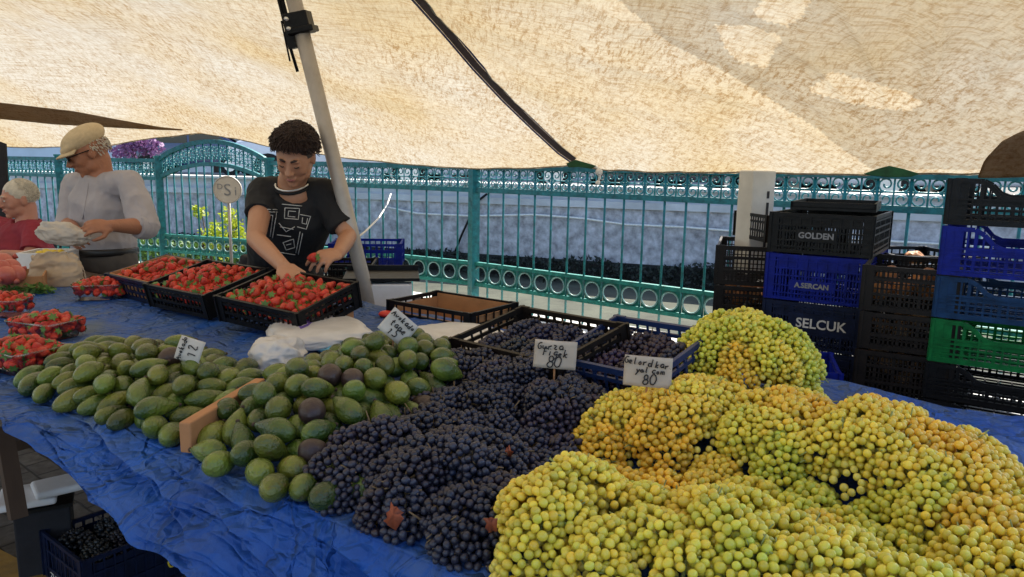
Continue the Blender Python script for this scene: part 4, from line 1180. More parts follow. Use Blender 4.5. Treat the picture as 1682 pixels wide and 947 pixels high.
# ---------------------------------------------------------------- grapes
def grape_mesh(m, name='grape'):
    g = MB(); g.ell((0, 0, 0), (1, 1, 1.08), nu=14, nv=9); return g.mesh(name, m, True)
GM = grape_mesh(M['ggrape']); DM = grape_mesh(M['dgrape'])
HASH = {}
def hkey(p, c=0.02): return (int(math.floor(p[0] / c)), int(math.floor(p[1] / c)), int(math.floor(p[2] / c)))
def free(p, r):
    k = hkey(p)
    for dx in (-1, 0, 1):
        for dy in (-1, 0, 1):
            for dz in (-1, 0, 1):
                for q, rq in HASH.get((k[0] + dx, k[1] + dy, k[2] + dz), ()):
                    lim = (r + rq) * 0.86
                    if (p[0] - q[0]) ** 2 + (p[1] - q[1]) ** 2 + (p[2] - q[2]) ** 2 < lim * lim: return False
    return True
def claim(p, r): HASH.setdefault(hkey(p), []).append((tuple(p), r))
def bunch(c, a, up, L, R, gr, me, tint, label, group, floor_fn, done, dark=False):
    """a bunch whose berries are parts; the least visible ones are one 'stuff' part"""
    c = Vector(c); a = Vector(a).normalized(); sd_ = up.cross(a).normalized(); up = a.cross(sd_)
    seed = random.random() * 100
    tocam = (CAMP - c).normalized()
    th = thing('dark_grape_bunch' if dark else 'green_grape_bunch', label, 'grape bunch', c, group=group)
    got = []
    for shell in (0.0, 1.5):
        for tr in range(1000 if shell == 0 else 450):
            u = random.uniform(-1, 1); ph = random.uniform(-PI, PI)
            prof = math.sqrt(max(0, 1 - abs(u) ** 2.4)) * (1 + 0.18 * u)
            dirv = sd_ * math.cos(ph) + up * math.sin(ph) * 0.85
            lump = 1 + 0.16 * noise.noise(Vector((u * 2.2 + seed, math.cos(ph) * 1.4, math.sin(ph) * 1.4)))
            rr = R * prof * lump - shell * gr
            if rr < 0: continue
            p = c + a * (u * L * (1 - 0.08 * shell)) + dirv * rr
            if c.z > T - 0.2 and p.z < T + gr + 0.004 and st(p)[1] > -0.02: continue
            if c.z > T - 0.2 and st(p)[1] < 0.0 and p.z < T + 0.01: continue
            nrm = (dirv * (1 if prof > .3 else .4) + a * (u * 0.7)).normalized()
            vis = max(nrm.dot(tocam), nrm.z * 0.9)
            if vis < -0.15: continue
            inside = False
            for (c2, a2, L2, R2) in done:
                w_ = p - c2; ax_ = w_.dot(a2)
                if abs(ax_) < L2:
                    rad = (w_ - a2 * ax_).length
                    if rad < R2 * math.sqrt(max(0, 1 - (ax_ / L2) ** 2)) - gr * 1.6: inside = True; break
            if inside: continue
            r_ = gr * random.uniform(0.84, 1.12)
            if not free(p, r_): continue
            claim(p, r_); got.append((vis - shell * 0.3, p, r_, dirv))
    done.append((c, a, L, R))
    got.sort(key=lambda x: -x[0])
    for i, (v, p, r_, dv) in enumerate(got[:100]):
        o = link('grape', me, th); o.location = p - c; o.scale = (r_, r_, r_ * random.uniform(1.0, 1.16))
        q = dv.orthogonal(); o.rotation_euler = (dv + Vector((random.gauss(0, .4), random.gauss(0, .4), random.gauss(0, .4)))).to_track_quat('Z', 'Y').to_euler()
        k = random.gauss(1, 0.10); y = random.gauss(0, 0.07)
        o.color = (max(0, tint[0] * k * (1 + y)), max(0, tint[1] * k), max(0, tint[2] * k * (1 - y)), 1)
    if len(got) > 100:
        g = MB()
        for (v, p, r_, dv) in got[100:]: g.ell(p - c, r_, nu=9, nv=6)
        o = g.build('grapes', me.materials[0], th, smooth=True, fixn=False); o.color = (tint[0], tint[1], tint[2], 1); o['kind'] = 'stuff'
    # stalk
    g = MB(); pts = [a * (u * L) + up * 0.004 * math.sin(u * 9) for u in (-0.8, -0.4, 0, 0.4, 0.8)]
    g.tube(pts, [0.0012, 0.002, 0.0025, 0.0025, 0.0025], 5)
    e = a * (L * 0.8)
    g.tube([e, e + a * 0.012 + up * (R * 0.55), e + a * 0.02 + up * (R * 0.62 + (0.012 if random.random() < .25 else 0.0))], [0.0016, 0.0014, 0.001], 5)
    for k in range(14):
        u = random.uniform(-.8, .8); ph = random.uniform(0, PI)
        g.tube([a * (u * L), a * (u * L) + (sd_ * math.cos(ph) + up * math.sin(ph)) * R * 0.85], 0.001, 4)
    g.build('stalk', M['stemd'] if dark else M['stem'], th, smooth=True)
    return th

def heap(MS, region, gap, R, L, gr, me, tintf, labf, group, dark, seedpts=()):
    """bunches laid over a heap shape"""
    c0 = []
    cand = []
    for (s_, t_) in seedpts: cand.append((s_, t_))
    for tr in range(5000): cand.append((random.uniform(region[0], region[1]), random.uniform(region[2], region[3])))
    for s_, t_ in cand:
        h = mound(s_, t_, MS)
        if h < 0.02: continue
        p = tp(s_, t_, h)
        if any((p - q).length < gap for q, _, _ in c0): continue
        c0.append((p, s_, t_))
    c0.sort(key=lambda x: (x[0] - CAMP).length)
    done = []
    eps = 0.01
    out = []
    for p, s_, t_ in c0:
        hx = (mound(s_ + eps, t_, MS) - mound(s_ - eps, t_, MS)) / (2 * eps); hy = (mound(s_, t_ + eps, MS) - mound(s_, t_ - eps, MS)) / (2 * eps)
        hx = max(-1.6, min(1.6, hx)); hy = max(-1.6, min(1.6, hy))
        nrm = (Vector((0, 0, 1)) - TE * hx - TN * hy).normalized()
        ax = Vector((random.gauss(0, .5), random.gauss(0, .5), 0)) + Vector((nrm.x, nrm.y, 0)) * 1.6 + Vector((0, 0, -1)) * (1 - nrm.z) * 1.5; ax = ax - nrm * ax.dot(nrm); ax.normalize()
        c = p - nrm * R * 0.55
        out.append(bunch(c, ax, nrm, L * random.uniform(.85, 1.15), R * random.uniform(.88, 1.12), gr, me, tintf(p, s_, t_), labf(p), group, None, done, dark))
    return out
def under(MS, region, gr, m, name, label, shrink, n, kind_cat):
    """berries deep inside the heap"""
    g = MB(); cnt = 0
    for tr in range(n):
        s_, t_ = random.uniform(region[0], region[1]), random.uniform(region[2], region[3])
        h = mound(s_, t_, MS) - shrink
        if h < gr: continue
        p = tp(s_, t_, h - random.random() * gr * 1.2)
        if not free(p, gr * 0.95): continue
        claim(p, gr); g.ell(p, gr * random.uniform(.9, 1.1), nu=8, nv=5)
    o = g.build(name, m, smooth=True, fixn=False)
    return tag(o, label, kind_cat, kind='stuff')

# green heap (s, t, height, radius along, radius deep)
MG = [(-0.085, 0.92, 0.203, 0.160, 0.15), (0.005, 0.55, 0.10, 0.075, 0.17), (-0.10, 0.58, 0.128, 0.115, 0.17), (-0.25, 0.60, 0.130, 0.12, 0.17), (-0.40, 0.60, 0.142, 0.12, 0.17), (-0.50, 0.56, 0.122, 0.11, 0.18),
      (-0.61, 0.42, 0.09, 0.14, 0.25), (-0.105, 0.11, 0.123, 0.072, 0.13), (-0.21, 0.11, 0.108, 0.085, 0.14), (-0.30, 0.14, 0.123, 0.10, 0.14), (-0.40, 0.14, 0.112, 0.10, 0.14), (-0.52, 0.11, 0.112, 0.09, 0.12), (-0.66, 0.15, 0.09, 0.14, 0.2), (-0.31, 0.36, 0.045, 0.33, 0.28)]
def tintG(p, s_, t_):
    x = noise.noise(Vector((s_ * 5.5, t_ * 5.5, 11.3))) + random.gauss(0, 0.20) + 0.03
    g_ = (0.80, 0.89, 0.50); y_ = (1.0, 0.94, 0.58); a_ = (1.04, 0.76, 0.38)
    if t_ < 0.3: x = x * 0.45 - 0.01
    if s_ < -0.36 and t_ > 0.38: x += 0.12
    if x < 0: k = min(1, -x * 2.4); return tuple(lerp(y_[i], g_[i], k) for i in range(3))
    k = min(1, x * 1.7); return tuple(lerp(y_[i], a_[i], k) for i in range(3))
def labG(p):
    u = proj(p)
    if u[1] < 640 and st(p)[1] > 0.75: return 'yellow green grape bunch on the domed heap in front of the crate stacks'
    if st(p)[1] > 0.38: return 'yellow green grape bunch in the wide middle heap of pale grapes' if u[0] < 1390 else 'amber and green grape bunch in the right hand heap of pale grapes'
    return 'pale yellow grape bunch in the nearest heap at the front edge'
GR = 0.0058
DEFER.append(lambda: heap(MG, (-0.85, 0.22, -0.02, 1.12), 0.058, 0.036, 0.062, GR, GM, tintG, labG, 'pale grape bunches heaped on the stall', False))
DEFER.append(lambda: under(MG, (-0.85, 0.22, -0.02, 1.12), 0.0064, M['ggrape'], 'green_grapes', 'pale grapes packed deep inside the yellow green heap', 0.019, 42000, 'grapes'))
# dark heap
MD = [(0.44, 0.60, 0.092, 0.14, 0.12), (0.28, 0.59, 0.105, 0.14, 0.13), (0.15, 0.52, 0.095, 0.10, 0.12), (0.29, 0.40, 0.075, 0.14, 0.18), (0.26, 0.17, 0.088, 0.11, 0.15), (0.13, 0.16, 0.095, 0.12, 0.15), (0.02, 0.12, 0.07, 0.08, 0.12), (0.18, 0.32, 0.045, 0.2, 0.22), (.36, .30, .05, .08, .12)]
def tintD(p, s_, t_):
    k = random.uniform(0.75, 1.3); w_ = 1.0 + max(0, random.gauss(0, .25))
    return (k * w_, k, k * 1.02)
def labD(p): return 'blue black grape bunch at the front of the dark heap' if st(p)[1] < 0.36 else 'blue black grape bunch at the back of the dark heap by the blue crate'
DEFER.append(lambda: heap(MD, (-0.10, 0.60, -0.02, 0.80), 0.060, 0.034, 0.056, 0.0056, DM, tintD, labD, 'dark grape bunches heaped on the stall', True))
DEFER.append(lambda: under(MD, (-0.10, 0.60, -0.02, 0.80), 0.0068, M['dgrape'], 'dark_grapes', 'dark grapes packed deep inside the blue black heap', 0.024, 20000, 'grapes'))
# fallen leaves on the grapes
def leaf(px, py, sz, label, ang):
    r = ray(px, py).normalized(); p = CAMP + r * 0.5
    h = None
    best = at(px, py, z=T + 0.095)
    th = []
    g = MB()
    out = [(0, -1), (.35, -.75), (.75, -.7), (.55, -.3), (.95, .05), (.5, .15), (.45, .65), (.15, .5), (0, 1.05), (-.2, .5), (-.5, .6), (-.5, .1), (-.9, 0), (-.55, -.35), (-.7, -.7), (-.3, -.75)]
    c_, s_ = math.cos(ang), math.sin(ang)
    vs = [Vector((0, 0, .006))] + [Vector(((x * c_ - y * s_) * sz, (x * s_ + y * c_) * sz, 0.012 * math.sin(3 * x + 2 * y))) for x, y in out]
    n_ = len(out)
    g.add(vs, [(0, 1 + i, 1 + (i + 1) % n_) for i in range(n_)])
    o = g.build('grape_leaf', M['leaf_r'], smooth=True); o.location = best
    nv_ = (CAMP - best).normalized() + Vector((0, 0, .6)); o.rotation_euler = nv_.to_track_quat('Z', 'Y').to_euler()
    modify(o, [('SOLIDIFY', dict(thickness=0.0008))])
    tag(o, label, 'leaf')
leaf(646, 848, 0.014, 'rusty torn leaf lying on the front of the dark grapes, leftmost', 0.2)
leaf(806, 862, 0.009, 'orange brown leaf scrap on the dark grapes beside the pale heap', 1.2)
leaf(836, 742, 0.007, 'small brown leaf scrap high on the dark grape heap', 2.2)

# ---------------------------------------------------------------- strawberries
def straw_mesh():
    g = MB()
    prof = [(-0.017, 0.0015), (-0.014, 0.006), (-0.007, 0.0105), (0.001, 0.0135), (0.007, 0.0138), (0.011, 0.0105), (0.013, 0.004)]
    r = revol(prof, 12); g.v = r.v; g.f = r.f; g.m = [0] * len(r.f)
    g.mi = 1
    for k in range(6):
        a = k * PI / 3; c_, s_ = math.cos(a), math.sin(a); n_ = Vector((-s_, c_, 0)) * 0.0035; d = Vector((c_, s_, 0))
        z = Vector((0, 0, 0.0138))
        g.add([z - n_ * .6, z + d * 0.007 + n_ + Vector((0, 0, .001)), z + d * 0.015 + Vector((0, 0, .0005)), z + d * 0.007 - n_ + Vector((0, 0, .001)), z + n_ * .6], [(0, 3, 2, 1, 4)])
    return g
_s = straw_mesh(); SM = _s.mesh('strawberry', [M['straw'], M['calyx']], True)
def berries(o, R, half, z0, dome, n, label, group, gap=0.021, sc=1.0, stuffn=0, rot_up=0.5, ind=True):
    """strawberries inside a box centred at o with rotation matrix R (3x3)"""
    pts = []
    for tr in range(4000):
        if len(pts) >= n: break
        x, y = random.uniform(-half[0], half[0]), random.uniform(-half[1], half[1])
        z = z0 + dome * (1 - (x / half[0]) ** 2) * (1 - (y / half[1]) ** 2) ** 0.7 + random.uniform(-.003, .003)
        if any((x - a) ** 2 + (y - b) ** 2 < (gap * sc) ** 2 for a, b, _ in pts): continue
        pts.append((x, y, z))
    for x, y, z in pts:
        ob = link('strawberry', SM); ob.location = Vector(o) + R @ Vector((x, y, z))
        ob.rotation_euler = (random.gauss(PI * 0.5, 1.0), random.gauss(0, .8), random.random() * 6.28); k = sc * random.uniform(.85, 1.15); ob.scale = (k, k, k)
        v = random.uniform(.7, 1.15); ob.color = (v, v * random.uniform(.7, 1.5), v, 1)
        tag(ob, label, 'strawberry', group)
    if stuffn:
        g = MB(); k = 0
        for tr in range(stuffn):
            x, y = random.uniform(-half[0], half[0]), random.uniform(-half[1], half[1])
            z = z0 + dome * (1 - (x / half[0]) ** 2) * (1 - (y / half[1]) ** 2) ** 0.7 - 0.018 + random.uniform(-.008, .003)
            RR = Matrix.Rotation(random.random() * 6.28, 3, 'Z') @ Matrix.Rotation(random.gauss(1.5, .8), 3, 'X')
            b0 = len(g.v); c = Vector((x, y, z))
            for v in _s.v: g.v.append(tuple(Vector(o) + R @ (c + RR @ Vector(v) * sc)))
            for f, mi in zip(_s.f, _s.m): g.f.append(tuple(i + b0 for i in f)); g.m.append(mi)
        ob = g.build('strawberries', [M['straw'], M['calyx']], smooth=True, fixn=False)
        tag(ob, 'lower layer of ' + label.replace('strawberry', 'strawberries', 1), 'strawberries', kind='stuff')
def punnet(px, py, Lx, Ly, h, rz, label, n, blabel):
    p = at(px, py, z=T + h * 0.7); p.z = T + 0.008
    th = thing('punnet', label, 'punnet', p, rz)
    R = Matrix.Rotation(rz, 3, 'Z')
    g = MB(); a0, b0, a1, b1 = Lx / 2 * .84, Ly / 2 * .8, Lx / 2, Ly / 2
    ring = lambda a, b, z: [Vector((x, y, z)) for x, y in ((-a, -b + .01), (-a + .01, -b), (a - .01, -b), (a, -b + .01), (a, b - .01), (a - .01, b), (-a + .01, b), (-a, b - .01))]
    vs = ring(a0, b0, 0.0) + ring(a1, b1, h); g.add(vs, [tuple(range(8))] + [(i, (i + 1) % 8, (i + 1) % 8 + 8, i + 8) for i in range(8)])
    g.build('tray', M['clear'], th)
    g = MB(); g.tube(ring(a1 + .002, b1 + .002, h), 0.0022, 6, closed=True); g.build('rim', M['clear'], th, smooth=True)
    DEFER.append(lambda: berries(p, R, (Lx / 2 * .9, Ly / 2 * .9), h - 0.008, 0.022, n, blabel, 'strawberries in the clear punnets', gap=0.018, sc=.88, stuffn=120))
punnet(165, 476, 0.17, 0.105, 0.055, 0.35, 'clear punnet of strawberries standing alone at the back by the tall bag', 34, 'strawberry in the lone clear punnet at the back')
punnet(76, 537, 0.175, 0.125, 0.05, -0.35, 'clear punnet of strawberries behind the nearest one', 44, 'strawberry in the middle clear punnet behind the avocados')
punnet(34, 584, 0.18, 0.13, 0.055, -0.45, 'nearest clear punnet of strawberries touching the left avocado heap', 48, 'strawberry in the nearest clear punnet left of the avocados')
punnet(2, 502, 0.16, 0.12, 0.055, 0.2, 'clear punnet of strawberries cut by the left picture edge', 30, 'strawberry in the clear punnet at the picture edge')

# ---------------------------------------------------------------- strawberry crates on the table
from mathutils import Euler
M['navyb'] = mat('blue_navy_plastic', (0.012, 0.030, 0.11), 0.4, 0.3, 8, trans=0.1)
def crate_fit(par, name, label, m, h, batten=True, **kw):
    """par: rim centre x, y, z, heading, tilt about the long side, tilt about the short side, length, depth"""
    x, y, z, rz, ax, ay, L, D = par
    th = make_crate(name, label, 'crate', L, D, h, m, **kw)
    R = Euler((ax, ay, rz)).to_matrix(); o_ = Vector((x, y, z)) - R @ Vector((0, 0, h))
    low = min((o_ + R @ Vector((sx * L / 2, sy * D / 2, 0))).z for sx in (-1, 1) for sy in (-1, 1))
    o_.z += max(0, T + 0.008 - low)
    th.location = o_; th.rotation_euler = (ax, ay, rz)
    if batten:
        q = o_ + R @ Vector((0, D * .40, 0)); hb = q.z - T - 0.012
        if hb > 0.01:
            b = thing('wooden_batten', 'wooden batten propping up the back of the ' + batten, 'batten', (q.x, q.y, T + 0.006), rz)
            g = MB(); g.box((0, 0, hb / 2), (L * .9, .03, hb * .92)); g.build('batten', M['plank'], b)
    return th, o_, R, L, D

cr3 = crate_fit((-0.691, 2.202, 1.019, -0.534, 0.24, 0.04, 0.345, 0.245), 'strawberry_crate', 'black lattice crate of strawberries the young vendor reaches into', M['black_pl'], 0.085, 'crate under the vendor hand', nsl=16)
cr2 = crate_fit((-1.050, 2.470, 1.012, -0.609, 0.25, 0.0, 0.345, 0.245), 'strawberry_crate', 'black lattice crate of strawberries between the other two crates', M['black_pl'], 0.085, 'middle strawberry crate', nsl=16)
cr1 = crate_fit((-1.33, 2.72, 1.000, -0.66, 0.22, 0.0, 0.34, 0.24), 'strawberry_crate', 'navy crate of strawberries farthest left, lined with cardboard', M['navy_pl'], 0.085, 'cardboard lined crate', nsl=12)
for (cr, n, lab) in ((cr3, 62, 'strawberry in the black crate under the vendor\'s hand'), (cr2, 50, 'strawberry in the middle black crate'), (cr1, 36, 'strawberry in the cardboard lined navy crate')):
    th, c, R_, L, D = cr
    DEFER.append(lambda c=c, R_=R_, L=L, D=D, n=n, lab=lab: berries(c, R_, (L / 2 * .92, D / 2 * .90), 0.068, 0.026, n, lab, 'strawberries in the open crates', gap=0.024, sc=.92, stuffn=int(n * 7)))
th, c, R_, L, D = cr1
g = MB()
for s in (-1, 1):
    g.box((0, s * (D / 2 - .008), .044), (L - .02, .004, .08)); g.box((s * (L / 2 - .008), 0, .044), (.004, D - .02, .08))
lin = g.build('lining', M['cardboard'], th)
# loose berries on the tarp, one on the cloth, small red thing
for k, (x, y) in enumerate(((222, 484), (228, 485), (215, 482), (234, 487))):
    ob = link('strawberry', SM); ob.location = at(x, y, z=T + 0.018); ob.rotation_euler = (1.5, k, k * 1.3)
    tag(ob, 'loose strawberry lying on the tarp below the navy crate', 'strawberry', 'loose strawberries on the tarp')

# ---------------------------------------------------------------- dark grape crates at the back edge
def grape_fill(c, Rm, L, D, z, n, label, group, tint=(1, 1, 1), R=0.035, gr=0.0078):
    done = []
    for k in range(n):
        a = (k % max(1, n // 2) + .5) / max(1, n // 2) - .5; b = (-0.22 if k < n // 2 else 0.22)
        q = Vector(c) + Rm @ Vector((a * L * .86, b * D, z))
        bunch(q, Rm @ Vector((random.gauss(0, .3), 1, 0)), Vector((0, 0, 1)), min(0.08, D * .24), R, gr, DM, tuple(t_ * random.uniform(.8, 1.2) for t_ in tint), label, group, None, done, True)
bc1 = crate_fit((0.060, 1.700, 1.005, -0.80, 0.20, -0.03, 0.34, 0.245), 'grape_crate', 'open black crate of dark grapes behind the grape heaps', M['brown_pl'], 0.10, 'open black grape crate', nsl=12)
DEFER.append(lambda: grape_fill(bc1[1], bc1[2], bc1[3], bc1[4], .055, 8, 'dark grape bunch inside the open black crate', 'dark grape bunches in the black crate', (1.1, 1.0, .95), R=.032, gr=.0062))
bc2 = crate_fit((0.268, 1.574, 1.000, -0.76, 0.22, -0.03, 0.26, 0.25), 'grape_crate', 'navy blue crate of reddish dark grapes beside the second price card', M['navyb'], 0.105, 'navy grape crate', nsl=9)
DEFER.append(lambda: grape_fill(bc2[1], bc2[2], bc2[3], bc2[4], .058, 8, 'reddish dark grape bunch inside the navy crate', 'dark grape bunches in the navy crate', (1.6, 1.0, .95), R=.032, gr=.0062))

# ---------------------------------------------------------------- price cards
GL = {
'a': [[(.5,.5),(.2,.55),(.05,.25),(.25,0),(.5,.2),(.5,.5),(.55,0)]], 'c': [[(.5,.45),(.25,.55),(.05,.25),(.25,0),(.5,.08)]], 'd': [[(.5,.4),(.2,.5),(.05,.2),(.3,0),(.5,.2)],[(.52,1),(.5,0)]],
'e': [[(.08,.28),(.5,.32),(.35,.55),(.08,.4),(.1,.08),(.5,.05)]], 'F': [[(.1,1),(.08,0)],[(.1,1),(.6,.95)],[(.1,.55),(.45,.55)]], 'G': [[(.6,.85),(.3,1),(.03,.5),(.3,0),(.6,.15),(.6,.45),(.35,.45)]],
'g': [[(.5,.5),(.2,.55),(.05,.25),(.3,.05),(.5,.5),(.45,-.35),(.1,-.3)]], 'i': [[(.2,.5),(.2,0)],[(.2,.75),(.22,.8)]], 'k': [[(.1,1),(.08,0)],[(.45,.5),(.1,.25),(.5,0)]], 'l': [[(.2,1),(.18,.05),(.35,0)]],
'm': [[(.05,.5),(.05,0)],[(.05,.4),(.25,.52),(.3,0)],[(.3,.4),(.5,.52),(.58,0)]], 'n': [[(.08,.5),(.08,0)],[(.08,.38),(.35,.54),(.45,0)]], 'o': [[(.3,.52),(.05,.3),(.25,0),(.5,.22),(.3,.52)]], 'r': [[(.1,.5),(.1,0)],[(.1,.35),(.45,.52)]],
't': [[(.25,.9),(.22,.05),(.45,.02)],[(.02,.6),(.5,.62)]], 'u': [[(.05,.5),(.1,.05),(.4,.05),(.48,.5),(.52,0)]], 'v': [[(.05,.5),(.25,0),(.5,.52)]], 'y': [[(.05,.5),(.28,.08)],[(.52,.52),(.1,-.4)]], 'z': [[(.05,.5),(.5,.5),(.05,.02),(.52,.0)]],
'A': [[(.0,0),(.3,1),(.6,0)],[(.12,.4),(.5,.4)]], '8': [[(.3 + .2 * math.sin(k * PI / 5), .76 + .24 * math.cos(k * PI / 5)) for k in range(11)], [(.3 + .26 * math.sin(k * PI / 5), .26 + .26 * math.cos(k * PI / 5)) for k in range(11)]], '0': [[(.3 + .28 * math.sin(k * PI / 6), .5 + .5 * math.cos(k * PI / 6)) for k in range(13)]], '1': [[(.05,.75),(.3,1),(.28,0)]],
'5': [[(.55,1),(.15,.98),(.1,.55),(.5,.5),(.45,.05),(.05,.05)]], '2': [[(.08,.8),(.35,1),(.5,.7),(.05,.02),(.58,.05)]], '.': [[(.1,.02),(.14,.05)]], ' ': []}
def write(th, s_, x, y, size, R, w):
    g = MB(); wd = sum(.68 if c != ' ' else .4 for c in s_) * size; cx = x - wd / 2; base = y - size * .4
    for c in s_:
        jy = random.gauss(0, size * .05); k = random.gauss(1, .07)
        for st__ in GL.get(c, []):
            P = [R @ Vector((cx + (px_ * k + py_ * .15) * size + random.gauss(0, size * .02), base + jy + py_ * size * k, 0.0062)) for px_, py_ in st__]
            Q = []
            for a_, b_ in zip(P, P[1:]): Q += [a_, a_.lerp(b_, .5)]
            Q.append(P[-1])
            if len(Q) > 4: Q = [Q[0]] + [(Q[i - 1] + Q[i] * 2 + Q[i + 1]) / 4 for i in range(1, len(Q) - 1)] + [Q[-1]]
            g.tube(Q, w, 5)
        cx += (.68 if c != ' ' else .4) * size
    g.build('handwriting', M['black_ink'], th, smooth=True)
def card(px, py, zb=0.1, Y=None, wpx=70, hpx=46, rot=0.0, lines=(), label='', m='card', yaw=0.0, lean=0.15, stick=True):
    p = at(px, py, Y=at(px, py + hpx * .5, z=T + zb).y)
    sc = (p - CAMP).dot(_f) / F
    wd, hg = wpx * sc, hpx * sc
    tocam = Vector((CAMP.x - p.x, CAMP.y - p.y, 0)).normalized()
    zc_ = (tocam + Vector((0, 0, lean))).normalized()
    xd = Vector((0, 0, 1)).cross(zc_).normalized(); R = Matrix((xd, zc_.cross(xd), zc_)).transposed()
    R = R @ Matrix.Rotation(yaw, 3, 'Y') @ Matrix.Rotation(rot, 3, 'Z')
    th = thing('price_card', label, 'price card', p)
    g = MB(); g.grid(lambda u, v: R @ Vector(((u - .5) * wd, (v - .5) * hg, 0.004 * math.sin(u * 3.1) + 0.0015 * noise.noise(Vector((u * 3, v * 3, px))))), 12, 8)
    o = g.build('sheet', M[m], th, smooth=True); modify(o, [('SOLIDIFY', dict(thickness=0.0012, offset=-1))])
    for (s_, x, y, size, sh) in lines:
        write(th, s_, x * wd, y * hg, size * hg * .95, R @ Matrix.Rotation(random.gauss(0, .04), 3, 'Z'), hg * .022)
    if stick:
        g = MB(); q = R @ Vector((0, -hg * .3, -0.004)); g.tube([q + Vector((0, 0, .02)), q + Vector((0, 0.006, -0.12))], 0.002, 6); g.build('skewer', M['plank'], th)
    return th
card(912, 582, zb=.118, wpx=70, hpx=46, rot=-0.05, lines=(('Gurza', -.12, .30, .30, .25), ('Figek', .0, .05, .28, .25), ('80', -.02, -.27, .42, .15)), label='cream price card reading 80 stuck in the dark grapes, nearer the black crate')
card(1064, 610, zb=.125, wpx=78, hpx=50, rot=-0.02, lines=(('Gelord kar.', .0, .28, .24, .2), ('yal com', .05, .04, .22, .2), ('80', .03, -.27, .36, .15)), label='tan price card between the navy crate and the pale grapes')
card(654, 537, zb=.125, wpx=52, hpx=44, rot=-0.72, lines=(('Avokado', .0, .30, .24, .2), ('tane', .0, .0, .28, .2), ('15', -.02, -.28, .32, .15)), label='diamond tilted price card on the right avocado heap', m='card2', yaw=0.1)
card(312, 575, zb=.09, wpx=40, hpx=40, rot=1.2, lines=(('Avokado', .0, .30, .22, .2), ('12', .0, -.15, .40, .2)), label='tilted price card half sunk in the left avocado heap', m='card2', yaw=-0.3)

# ---------------------------------------------------------------- plastic bags
def crumple(name, label, cat, c, size, m, R=None, seed=0, amp=0.22, sharp=3.0, flat=0.0, sub=5, marks=None):
    bm = bmesh.new(); bmesh.ops.create_icosphere(bm, subdivisions=sub, radius=1.0)
    for v in bm.verts:
        p = v.co.copy(); q = p + Vector((seed, seed * 2, 0))
        d = 1 + amp * (ridged(q, sharp * 0.4) - 1.1) + amp * .5 * noise.noise(q * 2)
        # squarish footprint
        n_ = (abs(p.x) ** 4 + abs(p.y) ** 4 + abs(p.z) ** 4) ** 0.25
        p = p.lerp(p / n_, flat) * d
        v.co = Vector((p.x * size[0], p.y * size[1], max(p.z * size[2], -size[2] * .92)))
        if R is not None: v.co = R @ v.co
    me = bpy.data.meshes.new(name); bm.to_mesh(me); bm.free(); me.materials.append(m)
    me.polygons.foreach_set('use_smooth', [True] * len(me.polygons))
    o = link(name, me); o.location = c
    return tag(o, label, cat)
def on_table(px, py, h): p = at(px, py, z=T + h); return p
Rt = Matrix.Rotation(TROT, 3, 'Z')
p = on_table(524, 552, .02); p.z = T + 0.036
o = crumple('bag_bundle', 'flat stack of white carrier bags with a purple print behind the avocados', 'plastic bags', p, (0.14, 0.165, 0.030), M['bag'], Matrix.Rotation(0.55, 3, 'Z'), 3, 0.07, 2.5, 0.6)
b0 = BVHTree.FromPolygons([o.location + v.co for v in o.data.vertices], [tuple(q.vertices) for q in o.data.polygons])
def decal(par, bv, polys, m, name='print', off=0.0015):
    g = MB()
    for poly in polys:
        P = []
        for x, y in poly:
            h = bv.ray_cast(CAMP, ray(x, y).normalized())
            if h[0] is None: continue
            P.append(h[0] + (CAMP - h[0]).normalized() * off)
        if len(P) > 2: g.add(P, [tuple(range(len(P)))])
    if g.v: return g.build(name, m, par, world=True)
decal(o, b0, [[(489, 533), (500, 526), (512, 523), (514, 528), (506, 535), (494, 540)]], M['purple'], off=0.004)
p = on_table(562, 566, .02); p.z = T + 0.02
o = crumple('bag_bundle', 'pale blue printed plastic packet lying beside the white bags', 'plastic bags', p, (0.075, 0.045, 0.016), M['cyan'], Matrix.Rotation(0.75, 3, 'Z'), 8, 0.12, 4, 0.5)
p = on_table(455, 596, .03); p.z = T + 0.045
crumple('plastic_bag', 'crumpled white plastic bag between the two avocado heaps', 'plastic bag', p, (0.065, 0.08, 0.05), M['bag'], None, 12, 0.17, 3.0, 0.3)
p = on_table(748, 560, .02); p.z = T + 0.026
crumple('plastic_bag', 'flat white plastic bag lying behind the right avocado heap', 'plastic bag', p, (0.15, 0.14, 0.034), M['bag'], Matrix.Rotation(-0.6, 3, 'Z'), 21, 0.10, 2.5, 0.5)
p = on_table(634, 519, .01); p.z = T + 0.018
crumple('red_lid', 'small bright red lid lying on the tarp behind the tilted card', 'lid', p, (0.026, 0.026, 0.012), M['red'], None, 2, 0.05, 2, 0.0, sub=3)

# scale / white housing, brown lined crate and dark crates at the back
p = at(628, 500, Y=2.95)
th = thing('market_scale', 'pale grey weighing scale with a sloped front behind the pole', 'scale', (p.x, p.y, p.z), 0.15)
g = MB(); g.prism([(-0.10, 0.0), (0.10, 0.0), (0.085, 0.05), (-0.03, 0.10), (-0.10, 0.10)], -0.12, 0.12, 'x'); o = g.build('housing', M['foam'], th); modify(o, [('BEVEL', dict(width=0.006, segments=2))])
g = MB(); g.box((0, 0.02, 0.118), (0.30, 0.24, 0.012)); g.box((0, 0.14, 0.13), (0.30, 0.008, 0.03)); g.box((0, 0.02, 0.106), (0.08, 0.08, 0.02)); o = g.build('pan', M['black_pl'], th)
g = MB(); g.box((0.02, -0.062, 0.07), (0.06, 0.004, 0.022), Matrix.Rotation(0.5, 3, 'X')); g.build('display', M['glassdark'], th)
g = MB(); g.box((p.x * 0 + 0, 0, -p.z / 2 - 0.002), (0.40, 0.34, p.z - 0.004)); 
